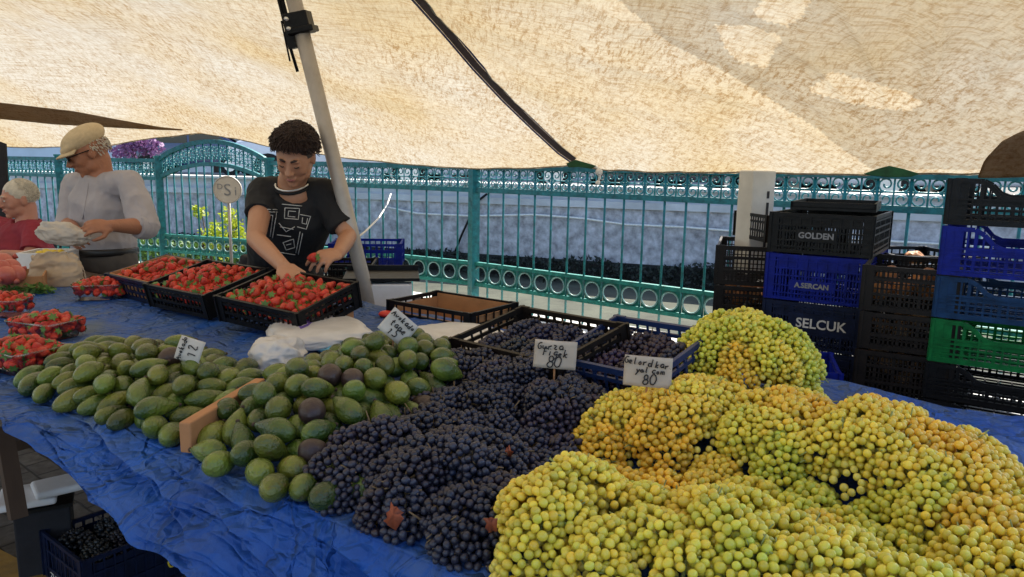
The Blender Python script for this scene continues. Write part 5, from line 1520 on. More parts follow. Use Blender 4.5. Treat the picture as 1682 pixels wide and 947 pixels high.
pt = thing('side_counter', 'dark box counter carrying the weighing scale', 'counter', (p.x, p.y, 0), 0.15)
g = MB(); g.box((0, 0, p.z / 2 - .02), (0.34, 0.3, p.z - .05)); g.build('body', M['cardboard'], pt)
g = MB(); g.box((0, 0, p.z - 0.015), (0.40, 0.34, 0.024)); g.build('top', M['wood'], pt)
p = at(728, 509, z=T + .05)
th = make_crate('empty_crate', 'empty black crate lined with brown cardboard behind the tarp', 'crate', .36, .25, .15, M['black_pl'], nsl=10); place(th, (p.x + .02, p.y + .12, T - .09), -.62)
L, D = .36, .25
g = MB()
g.box((0, (D / 2 - .008), .075), (L - .02, .004, .135)); g.box((0, -(D / 2 - .008), .06), (L - .02, .004, .10)); g.box((0, 0, .012), (L - .02, D - .02, .004))
for s in (-1, 1): g.box((s * (L / 2 - .008), 0, .07), (.004, D - .02, .12))
g.build('lining', M['cardboard'], th)

# ---------------------------------------------------------------- crate stacks
def zat(px, py, Y): return at(px, py, Y=Y).z
def stack(px, Y, rz, L, D, bounds, spec, labels, mesh=False, dipL=0.0, cxoff=0.0, group=None):
    solid = 0 if mesh else 1
    """bounds: pixel rows of the crate seams at column px, top first; below the last one go on down to the ground"""
    zs = [zat(px, b, Y) for b in bounds]
    c = at(px, bounds[0], Y=Y)
    Rm = Matrix.Rotation(rz, 3, 'Z')
    cen = Vector((c.x, c.y, 0)) + Rm @ Vector((L / 2, D / 2, 0)) if cxoff == 0 else Vector((c.x, c.y, 0)) + Rm @ Vector((L / 2 * cxoff, D / 2, 0))
    out = []
    step = (zs[0] - zs[-1]) / (len(zs) - 1)
    while zs[-1] > 0.06:
        zs.append(max(0.0, zs[-1] - step) if zs[-1] - step > 0.05 else 0.0)
    for k in range(len(zs) - 1):
        h = zs[k] - zs[k + 1] - 0.004
        m = spec[min(k, len(spec) - 1)]; lab = labels[min(k, len(labels) - 1)]
        th = make_crate('fruit_crate', lab, 'crate', L, D, h, M[m], dipL=dipL * min(1, h / 0.15), dipD=dipL * .8 * min(1, h / 0.15), nsl=30 if not mesh else 20, mesh=mesh, solid=solid, group=group if k >= len(spec) - 1 else None)
        jx = random.uniform(-.004, .004)
        place(th, (cen.x + jx, cen.y, zs[k + 1]), rz + random.uniform(-.012, .012))
        out.append(th)
    return out, cen
# left stack: black, blue, navy, navy
sA, cA = stack(1270, 2.55, -0.58, 0.32, 0.42, [345, 412, 488, 562], ['black_pl', 'blue_pl', 'navy_pl', 'navy_pl'],
    ['black lattice crate lettered GOLDEN on top of the stack behind the domed heap', 'bright blue crate second from the top, behind the domed heap', 'navy crate lettered SELCUK behind the domed heap', 'navy crate low in the stack hidden behind the domed heap'], group='hidden navy crates under the lettered ones')
def crate_text(th, s, size, z, m, D, x=0.0, h=None, back=True):
    g = MB(); g.box((x, -D / 2 - 0.004, z), (len(s) * size * .78, 0.004, size * 1.5)); g.build('name_plate', th.children[0].data.materials[0], th)
    text_obj('lettering', s, size, M[m], th, Vector((x, -D / 2 - 0.0075, z)), RF, bold=0.0008)
crate_text(sA[0], 'GOLDEN', 0.028, 0.062, 'grey_ink', 0.42, -0.01)
crate_text(sA[1], 'A.SERCAN', 0.024, 0.055, 'grey_ink', 0.42, -0.01)
crate_text(sA[2], 'SELCUK', 0.046, 0.088, 'white_ink', 0.42, 0.03)
# lid lying on the top crate
th = thing('crate_lid', 'black flat tray lying tilted on the lettered black crate', 'tray', (cA.x + .02, cA.y + .02, zat(1270, 345, 2.55)), -0.5)
g = MB(); g.box((0, 0, 0.010), (0.27, 0.36, 0.012)); 
for s in (-1, 1): g.box((s * .13, 0, .022), (.008, .36, .02)); g.box((0, s * .176, .022), (.27, .008, .02))
g.build('tray', M['black_pl'], th)
# middle stack: mesh crates with onions
sB, cB = stack(1424, 2.2, -0.52, 0.25, 0.36, [432, 508, 570, 650], ['brown_pl', 'brown_pl', 'brown_pl', 'navy_pl'],
    ['brown black mesh crate with orange boards in it, topmost of the narrow stack', 'brown black mesh crate second from the top of the narrow stack', 'brown black mesh crate third from the top of the narrow stack', 'navy crate under the brown mesh crates of the narrow stack'], mesh=True, group='navy crates under the narrow brown stack')
M['orange'] = mat('orange_brown_fruit', (0.42, 0.17, 0.05), 0.6, 0.4, 18, bump=0.3)
M['tanb'] = mat('tan_onion_skin', (0.30, 0.17, 0.08), 0.5, 0.4, 18, bump=0.3)
def fill_round(th, L, D, h, m, n, r, name, lab, cat, grp):
    loc = th.location; Rm = Matrix.Rotation(th.rotation_euler.z, 3, 'Z')
    g = MB(); g.ell((0, 0, 0), 1.0, nu=12, nv=8); me = g.mesh(name, m, True)
    k = 0; pts = []
    for tr in range(600):
        if k >= n: break
        q = Vector((random.uniform(-L / 2 + r + .01, L / 2 - r - .01), random.uniform(-D / 2 + r + .01, D / 2 - r - .01), random.uniform(r + .012, h - r * .4)))
        if any((q - w_).length < 1.75 * r for w_ in pts): continue
        pts.append(q); o = link(name, me); o.location = loc + Rm @ q; k += 1
        s_ = r * random.uniform(.85, 1.1); o.scale = (s_, s_, s_ * .9); o.rotation_euler = (random.random() * 3, random.random() * 3, 0)
        tag(o, lab, cat, grp)
fill_round(sB[0], .25, .36, .105, M['orange'], 16, 0.030, 'orange', 'orange brown fruit inside the topmost mesh crate', 'fruit', 'fruit in the topmost mesh crate')
fill_round(sB[1], .25, .36, .11, M['tanb'], 9, 0.030, 'onion', 'tan onion inside the second mesh crate', 'onion', 'onions in the second mesh crate')
fill_round(sB[2], .25, .36, .14, M['tanb'], 12, 0.030, 'onion', 'tan onion inside the third mesh crate', 'onion', 'onions in the third mesh crate')
# back-left mesh stack
sC, cC = stack(1182, 2.85, -0.30, 0.30, 0.40, [400, 466, 520], ['brown_pl', 'brown_pl', 'black_pl'],
    ['brown black mesh crate on top of the stack right of the fence rings', 'brown black mesh crate with red brown fruit, just above the domed heap', 'black crate at the bottom of the stack near the fence rings'], mesh=True, group='black crates low behind the domed heap')
fill_round(sC[1], .30, .40, .12, M['orange'], 14, 0.032, 'orange', 'red brown fruit inside the mesh crate above the domed heap', 'fruit', 'fruit in the mesh crate by the fence rings')
th = make_crate('fruit_crate', 'brown crate frame leaning behind the mesh stack by the white column', 'crate', 0.22, 0.32, 0.11, M['brown_pl'], nsl=10)
place(th, (cC.x + .10, cC.y + .10, zat(1182, 400, 2.85) + .0), 0.1)
# tall right stack
sD, cD = stack(1562, 2.10, -0.58, 0.58, 0.38, [290, 368, 450, 520, 592, 652, 700], ['black_pl', 'blue_pl', 'mid_pl', 'green_pl', 'black_pl', 'black_pl', 'black_pl'],
    ['black crate with a dipped side on top of the tall right stack', 'vivid blue crate second from the top of the tall right stack', 'sea blue crate between the vivid blue and the green one', 'green crate in the middle of the tall right stack', 'black crate directly under the green one', 'black crate lowest above the tarp edge in the tall right stack', 'black crate at the hidden foot of the tall right stack'], dipL=0.055, group='hidden black crates at the foot of the right stack')
# crate behind, frame with orange top
th = make_crate('fruit_crate', 'black crate rim with an orange lump showing behind the narrow stack', 'crate', 0.30, 0.34, 0.12, M['black_pl'], nsl=9)
p = at(1500, 411, Y=2.75); place(th, (p.x, p.y, p.z - 0.12), 0.05)
o = crumple('orange_sack', 'orange net sack sticking up behind the narrow crate stack', 'sack', (p.x - 0.02, p.y - .05, p.z - .03), (0.035, 0.04, 0.035), M['orange'], None, 4, 0.1, 2)
g = MB(); 
pt = thing('crate_pile_base', 'black crates carrying the back crate behind the narrow stack', 'crate', (p.x, p.y, 0), 0.05)
pt2 = make_crate('fruit_crate', '', 'crate', 0.30, 0.34, 0.16, M['black_pl'], nsl=9)
bpy.data.objects.remove(pt)
zz_ = p.z - 0.12 - 0.164; k = 0
tag(pt2, 'black crate in the pile behind the narrow stack', 'crate', 'black crates piled behind the narrow stack'); place(pt2, (p.x, p.y, zz_), 0.04)
while zz_ > 0.17:
    zz_ -= 0.164; q = dup(pt2, loc=(p.x, p.y, zz_))
# blue crates under the domed heap at the back
th = make_crate('fruit_crate', 'deep blue crate standing behind the domed grape heap', 'crate', 0.22, 0.24, 0.22, M['blue_pl'], nsl=12)
p = at(1392, 600, Y=1.95); place(th, (p.x - 0.10, p.y + .12, p.z - 0.235), -.3)
pp_ = th.location.copy()
th2 = make_crate('fruit_crate', 'deep blue crate low behind the domed grape heap', 'crate', 0.22, 0.24, 0.22, M['navy_pl'], nsl=12); place(th2, (pp_.x, pp_.y, pp_.z - .223), 0.1)
k_ = pp_.z - .446
while k_ > 0.0:
    q = dup(th2, loc=(pp_.x, pp_.y, k_), label='navy crate hidden below the deep blue crates', group='navy crates hidden below the deep blue ones'); k_ -= .223

# crates behind the vendor near the fence
p = at(604, 392, Y=3.7)
th = make_crate('fruit_crate', 'blue crate on a black one behind the pole by the fence', 'crate', 0.34, 0.26, 0.12, M['blue_pl'], nsl=12); place(th, (p.x, p.y, p.z - .13), 0.1)
th = make_crate('fruit_crate', 'black crate under the blue one behind the pole', 'crate', 0.34, 0.26, 0.13, M['black_pl'], nsl=12); place(th, (p.x, p.y, p.z - .264), 0.1)
bz = th
k_ = p.z - .398
while k_ > -.02: dup(bz, loc=(p.x, p.y, max(0, k_)), label='black crate low behind the pole by the fence', group='black crates low behind the pole'); k_ -= .134
th = make_crate('fruit_crate', 'black crate rim just behind the young vendor at the right of his waist', 'crate', 0.30, 0.24, 0.10, M['black_pl'], nsl=12)
p = at(560, 428, Y=3.3); place(th, (p.x, p.y, p.z - .10), 0.1)
k_ = p.z - .204
while k_ > -.02: dup(th, loc=(p.x, p.y, max(0, k_)), label='black crate stacked low behind the young vendor', group='black crates low behind the vendor'); k_ -= .104
bpy.context.view_layer.update()

# ---------------------------------------------------------------- left neighbour table, fruit and boxes
lt = thing('side_table', 'small wooden side table beyond the left end of the tarp', 'table', tp(3.15, 0.55, -T), TROT)
g = MB(); g.box((0, 0, T - .05), (0.95, 1.0, .04)); g.build('table_top', M['wood'], lt)
for sx_ in (-.42, .42):
    for sy_ in (-.44, .44):
        g = MB(); g.box((sx_, sy_, (T - .07) / 2), (.05, .05, T - .07)); g.build('leg', M['wood'], lt)
P0 = at(-2, 462, z=T + .05)
th = thing('cardboard_box', 'open brown cardboard box under the pomegranates at the left edge', 'box', (P0.x - .03, P0.y + .05, T - .028), 0.5)
g = MB()
for s in (-1, 1): g.box((s * .15, 0, .05), (.006, .24, .10)); g.box((0, s * .12, .05), (.294, .006, .0985))
g.box((0, 0, .006), (.29, .23, .006)); g.build('box_body', M['cardboard'], th)
g = MB(); g.box((-.19, 0, .085), (.09, .23, .004), Matrix.Rotation(-.5, 3, 'Y')); g.build('flap', M['cardboard'], th)
g = MB(); g.ell((0, 0, 0), (.036, .036, .034), nu=18, nv=12); pm = g.mesh('pomegranate', M['peach'], True)
g = MB(); g.tube([(0, 0, .036), (0, 0, .05)], [.008, .011], 8); cm_ = g.mesh('crown', M['peach'], True)
plb = ['lowest front pomegranate', 'front right pomegranate', 'upper left pomegranate', 'back pomegranate behind the others', 'topmost pomegranate']
for k, (x, y, dz) in enumerate(((10, 452, .0), (25, 450, .0), (2, 442, .02), (18, 440, .02), (6, 430, .035))):
    o = link('pomegranate', pm); o.location = at(x, y, z=T + .085 + dz); o.rotation_euler = (1.9 + k * .3, .5 * k, k)
    tag(o, plb[k] + ' in the cardboard box at the left edge', 'pomegranate', 'pomegranates in the cardboard box'); e = link('crown', cm_, o)
# small green stuff: herbs in front
q = at(32, 480, z=T + .01)
g = MB(); leaf_cloud(g, (0, 0, .02), (.10, .06, .025), 260, .012); leaf_cloud(g, (.07, .02, .01), (.06, .04, .015), 100, .012)
o = g.build('herbs', M['leafg'], fixn=False); o.location = q; tag(o, 'small heap of green herbs between the box and the punnets', 'herbs', kind='stuff')
# big cream bag and the white crate
p = at(95, 470, z=T)
def carrier(name, label, c, w_, d_, h_, m, rz):
    g = MB()
    def P(u, v):
        an = u * 2 * PI; cu, su = math.cos(an), math.sin(an); n_ = (abs(cu) ** 3 + abs(su) ** 3) ** (1 / 3)
        tw = lerp(1.0, 0.80, v); td = lerp(1.0, 0.28, v ** 1.3)
        bl = 1 + 0.10 * math.sin(v * PI)
        q = Vector((cu / n_ * w_ * tw * bl, su / n_ * d_ * td * bl, v * h_))
        f = 0.010 * (ridged(Vector((u * 5, v * 1.6, 3)), 1.6) - 1) + 0.004 * noise.noise(Vector((math.cos(an) * 6, math.sin(an) * 6, v * 5)))
        q += Vector((cu, su, 0)) * f * (0.3 + v); q.z += (0.012 * noise.noise(Vector((cu * 3, su * 3, 8))) + 0.018 * (1 - (cu * .9) ** 2)) * v ** 3
        return q
    g.grid(P, 80, 30)
    g.add([P(k / 40, 0) for k in range(40)], [tuple(range(40))])
    o = g.build(name, m, smooth=True); o.location = c; o.rotation_euler = (0, 0, rz)
    modify(o, [('SOLIDIFY', dict(thickness=.0012))])
    tag(o, label, 'bag')
carrier('carrier_bag', 'tall full cream carrier bag standing at the left end of the table', (p.x, p.y, T + .006), .100, .055, .120, M['bag2'], .2)
p = at(80, 418, Y=3.6)
th = thing('foam_crate', 'white foam crate behind the cream bag', 'crate', (p.x, p.y, p.z - .06), 0.1)
g = MB()
for s in (-1, 1): g.box((s * .09, 0, .04), (.016, .20, .08)); g.box((0, s * .10, .04), (.165, .016, .0785))
g.box((0, 0, .01), (.165, .18, .018)); g.build('box_body', M['foam'], th)
g = MB(); 
for k in range(12): g.ell((random.uniform(-.06, .06), random.uniform(-.07, .07), .058), .024, nu=10, nv=7)
M['yel'] = mat('yellow_pepper', (0.75, 0.55, 0.03), 0.4, 0.2, 20)
tag(g.build('yellow_fruit', M['yel'], None, smooth=True), 'yellow fruit heaped inside the white foam crate', 'fruit', kind='stuff').location = th.location
g = MB(); bt = thing('box_stand', 'brown box carrying the white foam crate', 'box', (p.x, p.y, 0), 0.1); g.box((0, 0, (p.z - .064) / 2), (.19, .22, p.z - .066)); g.build('box_body', M['cardboard'], bt)
g = MB(); g.box((0, 0, p.z - .064 - .004 - .02), (.192, .05, .001)); g.build('tape', M['card'], bt)

# ---------------------------------------------------------------- below the table
p = at(158, 885, z=.26)
th = make_crate('grape_crate', 'navy crate of black grapes standing on the paving under the tarp', 'crate', 0.44, 0.30, 0.19, M['navy_pl'], nsl=14)
# near corner towards the camera: left face and right face both seen
rz = -0.12 + PI / 4 + .25
cen = Vector((p.x, p.y, 0)) + Vector((-0.03, 0.26, 0)); place(th, (cen.x, cen.y, 0.0), rz)
for s, (L_, D_) in ((1, (0.44, 0.30)),):
    g = MB(); g.box((0, -D_ / 2 + .006, .085), (L_ - .03, .002, .15)); g.box((0, D_ / 2 - .006, .085), (L_ - .03, .002, .15)); g.box((-L_ / 2 + .006, 0, .085), (.002, D_ - .03, .15)); g.box((L_ / 2 - .006, 0, .085), (.002, D_ - .03, .15)); g.build('lining', M['navy_pl'], th)
RW = frame((0, -1, 0), (0, 0, 1))
text_obj('lettering', 'ZUL-EXPORT', 0.034, M['white_ink'], th, Vector((-0.2245, 0, .05)), RW)
g = MB(); g.tube([(.05 + .012 * math.cos(q * PI / 6), -D_ / 2 - .007, .07 + .018 * math.sin(q * PI / 6)) for q in range(12)], .003, 5, closed=True); g.build('emblem', M['yel'], th)
_cb = (cen.x, cen.y, 0); _rb = rz
DEFER.append(lambda: grape_fill(_cb, Matrix.Rotation(_rb, 3, 'Z'), .44, .30, .14, 8, 'black grape bunch in the navy crate under the table', 'grape bunches in the crate under the table', (.5, .5, .45), R=.04, gr=.0085))
p = at(62, 800, z=.33)
th = thing('foam_packaging', 'two white foam lids lying on a dark box under the table edge', 'foam lid', (p.x - .02, p.y + .05, .272), .5)
g = MB(); g.box((-.04, 0, .012), (.17, .17, .024)); o = g.build('lid', M['foam'], th); modify(o, [('BEVEL', dict(width=.01, segments=3))])
g = MB(); g.box((.05, -.02, .040), (.15, .13, .026), Matrix.Rotation(.2, 3, 'Z')); o = g.build('lid', M['foam'], th); modify(o, [('BEVEL', dict(width=.012, segments=3))])
th = thing('dark_box', 'low dark box under the white foam lids', 'box', (p.x - .02, p.y + .05, 0), .5)
g = MB(); g.box((0, 0, .127), (.16, .15, .254)); o = g.build('box_body', M['dark_cloth'], th); modify(o, [('BEVEL', dict(width=.006, segments=2))])
g = MB(); g.box((0, 0, .262), (.18, .17, .012)); g.build('cover', M['black_pl'], th)
# wooden leg at the left edge
a, b_ = at(26, 840, z=.0), at(6, 720, z=.55)
g = MB(); g.bar(at(30, 850, Y=2.1), at(4, 700, Y=2.15), .045); 
q0 = at(30, 850, Y=2.1)
tag(g.build('wooden_prop', M['wood']), 'dark leaning wooden prop at the left edge under the tarp', 'prop')
# yellow painted kerb
M['yellow'] = mat('worn_yellow_paint', (0.42, 0.24, 0.03), 0.8, 0.5, 7, bump=0.4, col2=(0.20, 0.12, 0.03))
ka, kb = at(-60, 872, z=.03), at(110, 960, z=.03)
g = MB(); n_ = (kb - ka).normalized().cross(Vector((0, 0, 1))); 
if n_.y > 0: n_ = -n_
cc_ = (ka + kb) / 2 + n_ * .25; g.bar(ka + n_ * .25 - (kb - ka) * 2 + Vector((0, 0, -.012)), kb + n_ * .25 + (kb - ka) + Vector((0, 0, -.012)), .5, .03)
tag(g.build('painted_kerb', M['yellow']), kind='structure')
# dark hanging curtain at the far left
sheet('dark_curtain', 'black cloth curtain hanging at the far left edge', 'curtain', [[(-60, 232, 4.6), (0, 232, 4.6), (10, 236, 4.6)], [(-60, 330, 4.6), (0, 330, 4.6), (17, 330, 4.6)], [(-60, 520, 4.6), (0, 520, 4.6), (14, 520, 4.6)]], M['dark_cloth'], thick=.02)
# ---------------------------------------------------------------- people
def union(name, mb, m, parent, vox=0.006, smooth_it=6, disp=None, origin=None):
    """voxel union of the collected solids into one continuous skin"""
    if origin is not None: mb.v = [tuple(Vector(v) - origin) for v in mb.v]
    me = mb.mesh(name, m, True)
    o = link(name, me, parent)
    modify(o, [('REMESH', dict(mode='VOXEL', voxel_size=vox, use_smooth_shade=True)), ('SMOOTH', dict(factor=0.5, iterations=smooth_it))])
    if disp:
        ns_ = [v.normal.copy() for v in o.data.vertices]
        for v, n_ in zip(o.data.vertices, ns_):
            v.co += n_ * disp(v.co)
        o.data.update()
    o.data.materials.clear(); o.data.materials.append(m)
    o.data.polygons.foreach_set('use_smooth', [True] * len(o.data.polygons))
    return o
def bvh_of(o, org):
    return BVHTree.FromPolygons([v.co + org for v in o.data.vertices], [tuple(p.vertices) for p in o.data.polygons])

def head_geo(g, R, c, s=1.0, old=False):
    """R columns: right, face direction, up. c: centre of the skull"""
    def W(p): return c + R @ (Vector((p[0] * .93, p[1], p[2] * 1.03)) * s)
    def E(p, r, rx=0.0, nu=20, nv=14): 
        RR = R @ Matrix.Rotation(rx, 3, 'X'); g.ell(W(p), tuple(k * s for k in r), RR, nu, nv)
    E((0, -0.012, 0.022), (0.074, 0.092, 0.088))           # cranium
    E((0, 0.030, -0.010), (0.064, 0.062, 0.078))           # face
    E((0, 0.034, -0.062), (0.047, 0.050, 0.048))           # jaw
    E((0, 0.066, -0.092), (0.022, 0.020, 0.019))           # chin
    for sx in (-1, 1):
        E((sx * 0.038, 0.056, -0.030), (0.022, 0.021, 0.024))   # cheek
        E((sx * 0.026, 0.082, 0.020), (0.024, 0.012, 0.008))    # brow
        E((sx * 0.076, -0.008, -0.010), (0.009, 0.019, 0.031), 0.15) # ear
        E((sx * 0.079, -0.010, 0.008), (0.008, 0.015, 0.012))
        E((sx * 0.050, 0.010, -0.062), (0.014, 0.035, 0.030), -.5)  # jaw corner
        E((sx * 0.029, 0.076, 0.000), (0.0165, 0.014, 0.0105))   # lid over the eye
        E((sx * 0.012, 0.098, -0.032), (0.009, 0.010, 0.008))   # nostril wing
    g.tube([W((0, 0.084, 0.018)), W((0, 0.096, -0.008)), W((0, 0.110, -0.028)), W((0, 0.094, -0.040))], [0.007 * s, 0.009 * s, 0.012 * s, 0.007 * s], 10)
    g.ell(W((0, 0.107, -0.029)), 0.0115 * s)
    E((0, 0.084, -0.056), (0.024, 0.010, 0.007)); E((0, 0.082, -0.067), (0.020, 0.010, 0.007))
def head_parts(th, R, c, s, org, skin='skin', eyes='down', browm='hair'):
    def W(p): return c + R @ (Vector((p[0] * .93, p[1], p[2] * 1.03)) * s) - org
    for sx in (-1, 1):
        g = MB()
        if eyes == 'open':
            g.ell(W((sx * 0.029, 0.0805, -0.001)), (0.0125 * s, 0.011 * s, 0.0062 * s), R); o = g.build('eye', M['eyewhite'], th, smooth=True)
            g = MB(); g.ell(W((sx * 0.029, 0.089, -0.001)), (0.0052 * s, 0.0035 * s, 0.0052 * s), R); q = g.build('iris', M['eye'], o, smooth=True)
        else:
            g.tube([W((sx * 0.029 + k * 0.013, 0.0905 - abs(k) * .006, -0.006 + abs(k) * 0.003)) for k in (-1, -.5, 0, .5, 1)], 0.0022 * s, 6); g.build('eye', M['eye'], th, smooth=True)
        g = MB(); g.tube([W((sx * 0.012, 0.0925, 0.020)), W((sx * 0.028, 0.092, 0.027)), W((sx * 0.046, 0.077, 0.021))], [.0042 * s, .005 * s, .0025 * s], 8, flat=.7); g.build('eyebrow', M[browm], th, smooth=True)
    g = MB(); g.tube([W((-0.021, 0.0860, -0.0615)), W((-.01, .0925, -0.0600)), W((0, 0.0938, -0.0612)), W((.01, .0925, -0.0600)), W((0.021, 0.0860, -0.0615))], [.001, .0042 * s, .005 * s, .0042 * s, .001], 8); g.build('lips', M['lip'], th, smooth=True)
def hand_geo(g, wrist, d, palm, s=1.0, curl=0.5, spread=0.12, thumb_side=1, fl=(1, 1, 1, 1)):
    """wrist position, d hand direction, palm normal (direction the palm faces)"""
    d = Vector(d).normalized(); n_ = Vector(palm); n_ = (n_ - d * n_.dot(d)).normalized(); sd_ = d.cross(n_)
    L = 0.085 * s
    R = Matrix((sd_, d, n_)).transposed()
    g.ell(wrist + d * L * .52 , (.040 * s, .050 * s, .0155 * s), R, 16, 10)
    g.ell(wrist + d * L * .25, (.030 * s, .035 * s, .018 * s), R, 14, 9)
    lens = (0.072, 0.080, 0.074, 0.058)
    for k in range(4):
        x = (-0.029 + k * 0.0193) * s * thumb_side * -1
        base = wrist + d * (L * (0.86 if k in (1, 2) else .80)) + sd_ * x
        ang = (k - 1.5) * spread * -thumb_side
        dd = (d + sd_ * ang).normalized(); pts = [base - d * .022 * s, base]; p = base; a = curl * (0.75 + .12 * k)
        cur = dd; l_ = lens[k] * s * fl[k]
        for seg, fr in enumerate((.44, .31, .25)):
            ax = sd_
            cur = (cur * math.cos(a * (.55 if seg == 0 else .9)) + n_ * math.sin(a * (.55 if seg == 0 else .9))).normalized() if seg == 0 else (cur + n_ * a * .75 - d * a * .25 * seg).normalized()
            p = p + cur * l_ * fr; pts.append(p)
        g.caps(pts, [.0092 * s, .0092 * s, .0085 * s, .0078 * s, .0066 * s], 10)
    b_ = wrist + d * L * .22 + sd_ * (.026 * s * thumb_side); 
    t1 = b_ + (d * .55 + sd_ * .75 * thumb_side + n_ * .35).normalized() * .036 * s
    t2 = t1 + (d * .9 + sd_ * .15 * thumb_side + n_ * .55).normalized() * .030 * s; t3 = t2 + (d * .8 - sd_ * .2 * thumb_side + n_ * .7).normalized() * .022 * s
    g.caps([b_ - d * .01, b_, t1, t2, t3], [.013 * s, .014 * s, .0115 * s, .0098 * s, .0075 * s], 10)
    return t3
def fab(sc, amp, sc2=30, amp2=0.0015, seed=0.0):
    def f(co):
        q = co + Vector((seed, seed, seed))
        return amp * (ridged(Vector((q.x, q.y * 1.0, q.z * 0.7)), sc) - 1.1) + amp2 * noise.noise(q * sc2)
    return f

# ======== the young vendor
YB = 2.86
hipc = at(462, 520, Y=3.10); hipc.z = 0.92
def J(px, py, Y): return at(px, py, Y=Y)
neck = J(480, 300, 2.80); chest = J(480, 345, 2.86); waist = J(462, 430, 2.98)
shR = J(432, 316, 2.82); shL = J(529, 315, 2.86)      # image left and image right
elR = J(420, 392, 2.60); wrR = J(466, 438, 2.36)
elL = J(572, 388, 2.80); wrL = J(556, 416, 2.58)
org = Vector((hipc.x, hipc.y, 0))
boy = thing('person', 'young man in a black printed T shirt and silver necklace picking strawberries from a crate', 'person', org)
hc = J(485, 254, 2.70)
fd = Vector((-.05, -0.86, -0.52)).normalized(); upv = Vector((0.07, -0.5, 0.86)); upv = (upv - fd * upv.dot(fd)).normalized(); rt_ = fd.cross(upv)
HR = Matrix((rt_, fd, upv)).transposed()
g = MB()
head_geo(g, HR, hc, .90)
g.caps([hc + HR @ Vector((0, -.03, -.05)), neck + Vector((0, 0.0, .01)), neck + Vector((0, .02, -.05))], [.052, .053, .065], 16)
sid = (shL - shR).normalized()
g.tube([hipc, waist, chest, neck + Vector((0, .02, -.05))], [(.135, .09), (.115, .080), (.130, .085), (.08, .06)], 22, side=sid)
for s_ in (shR, shL): g.caps([chest.lerp(s_, .4) + Vector((0, 0, .03)), s_], [.062, .050], 14)
g.caps([shR, shR.lerp(elR, .5), elR], [.046, .040, .033], 14); g.caps([elR, elR.lerp(wrR, .35), wrR], [.033, .032, .023], 14)
g.caps([shL, shL.lerp(elL, .5), elL], [.046, .040, .033], 14); g.caps([elL, elL.lerp(wrL, .35), wrL], [.033, .032, .023], 14)
dR = (J(488, 468, 2.28) - wrR).normalized(); hand_geo(g, wrR, dR, Vector((-.2, .4, -1)), .98, .55, .16, 1)
dL = (J(528, 423, 2.50) - wrL).normalized(); tl = hand_geo(g, wrL, dL, Vector((-.2, .3, -.9)), .95, .75, .10, -1)
for sx in (-1, 1):
    k0 = hipc + sid * .085 * sx; kn = Vector((k0.x + .01 * sx, k0.y + .02, .50)); an = Vector((kn.x, kn.y + .05, .08))
    g.caps([k0, kn, an], [.088, .058, .040], 14); g.caps([an + Vector((0, .03, -.03)), an + Vector((0, -.14, -.045))], [.035, .032], 12)
body = union('body', g, M['skin'], boy, .0045, 5, origin=org)
head_parts(boy, HR, hc, .90, org, eyes='down')
# T shirt
g = MB()
wl = waist + Vector((0, 0, -.10))
g.tube([wl, waist, waist.lerp(chest, .5), chest, neck + Vector((0, .015, -.035))], [(.152, .110), (.138, .104), (.150, .110), (.168, .116), (.088, .070)], 26, side=sid)
for s_, e_, k in ((shR, elR, .50), (shL, elL, .80)):
    m_ = s_.lerp(e_, k)
    g.caps([chest.lerp(s_, .35) + Vector((0, 0, .035)), s_], [.075, .062], 16)
    g.tube([s_, s_.lerp(m_, .5), m_], [.060, .058, .057], 16)
ts = union('t_shirt', g, M['tshirt'], boy, .006, 6, fab(9, .0055, 22, .002), origin=org)
TS = bvh_of(ts, org)
# collar ring
g = MB(); 
ncirc = []
for q in range(20):
    a_ = q * PI / 10
    v = neck + Vector((0, .008, -.010)) + sid * (.062 * math.cos(a_)) + Vector((0, -.058 * math.sin(a_), -.030 * math.sin(a_) ))
    ncirc.append(v - org)
g.tube(ncirc, .006, 8, closed=True); g.build('collar', M['tshirt'], boy, smooth=True)
g = MB(); g.tube([v + Vector((0, -.007 * math.sin(q * PI / 10), .011)) for q, v in enumerate(ncirc)], .0036, 8, closed=True); g.build('necklace', M['silver'], boy, smooth=True)
# printed artwork: plain line motif
def lines_on(bv, par, polys, w, m, name, o_):
    g = MB()
    for poly in polys:
        P = []
        for x, y in densify(poly, 4):
            h = bv.ray_cast(CAMP, ray(x, y).normalized())
            if h[0] is not None: P.append(h[0] + h[1] * 0.001 - o_)
        if len(P) > 1: g.tube(P, w, 5)
    if g.v: g.build(name, m, par, smooth=True)
PR = [[(431, 343), (455, 344)], [(430, 347), (456, 348)], [(454, 347), (448, 390)], [(432, 352), (448, 353), (444, 388)], [(463, 335), (496, 338)], [(468, 341), (492, 342), (490, 360), (467, 358), (468, 341)],
      [(486, 347), (474, 346), (473, 355), (485, 356)], [(493, 352), (510, 355), (503, 376), (488, 372)], [(497, 357), (496, 366), (503, 368), (505, 358)], [(460, 372), (482, 376)], [(458, 366), (470, 380), (484, 372)],
      [(455, 385), (478, 388)], [(465, 398), (482, 392), (484, 406), (470, 410), (465, 398)], [(470, 402), (478, 400)], [(493, 380), (486, 415)], [(497, 383), (490, 417)], [(460, 414), (485, 418)], [(440, 360), (434, 388)]]
lines_on(TS, boy, PR, .0016, M['white_ink'], 'shirt_print', org)
g = MB()
g.tube([hipc + Vector((0, 0, .09)), hipc, hipc + Vector((0, 0, -.06))], [(.158, .115), (.165, .120), (.150, .11)], 22, side=sid)
for sx in (-1, 1):
    k0 = hipc + sid * .085 * sx; kn = Vector((k0.x + .01 * sx, k0.y + .02, .50)); an = Vector((kn.x, kn.y + .05, .09))
    g.caps([k0, kn, an], [.100, .074, .060], 14)
union('trousers', g, M['dark_cloth'], boy, .009, 5, fab(8, .005), origin=org)
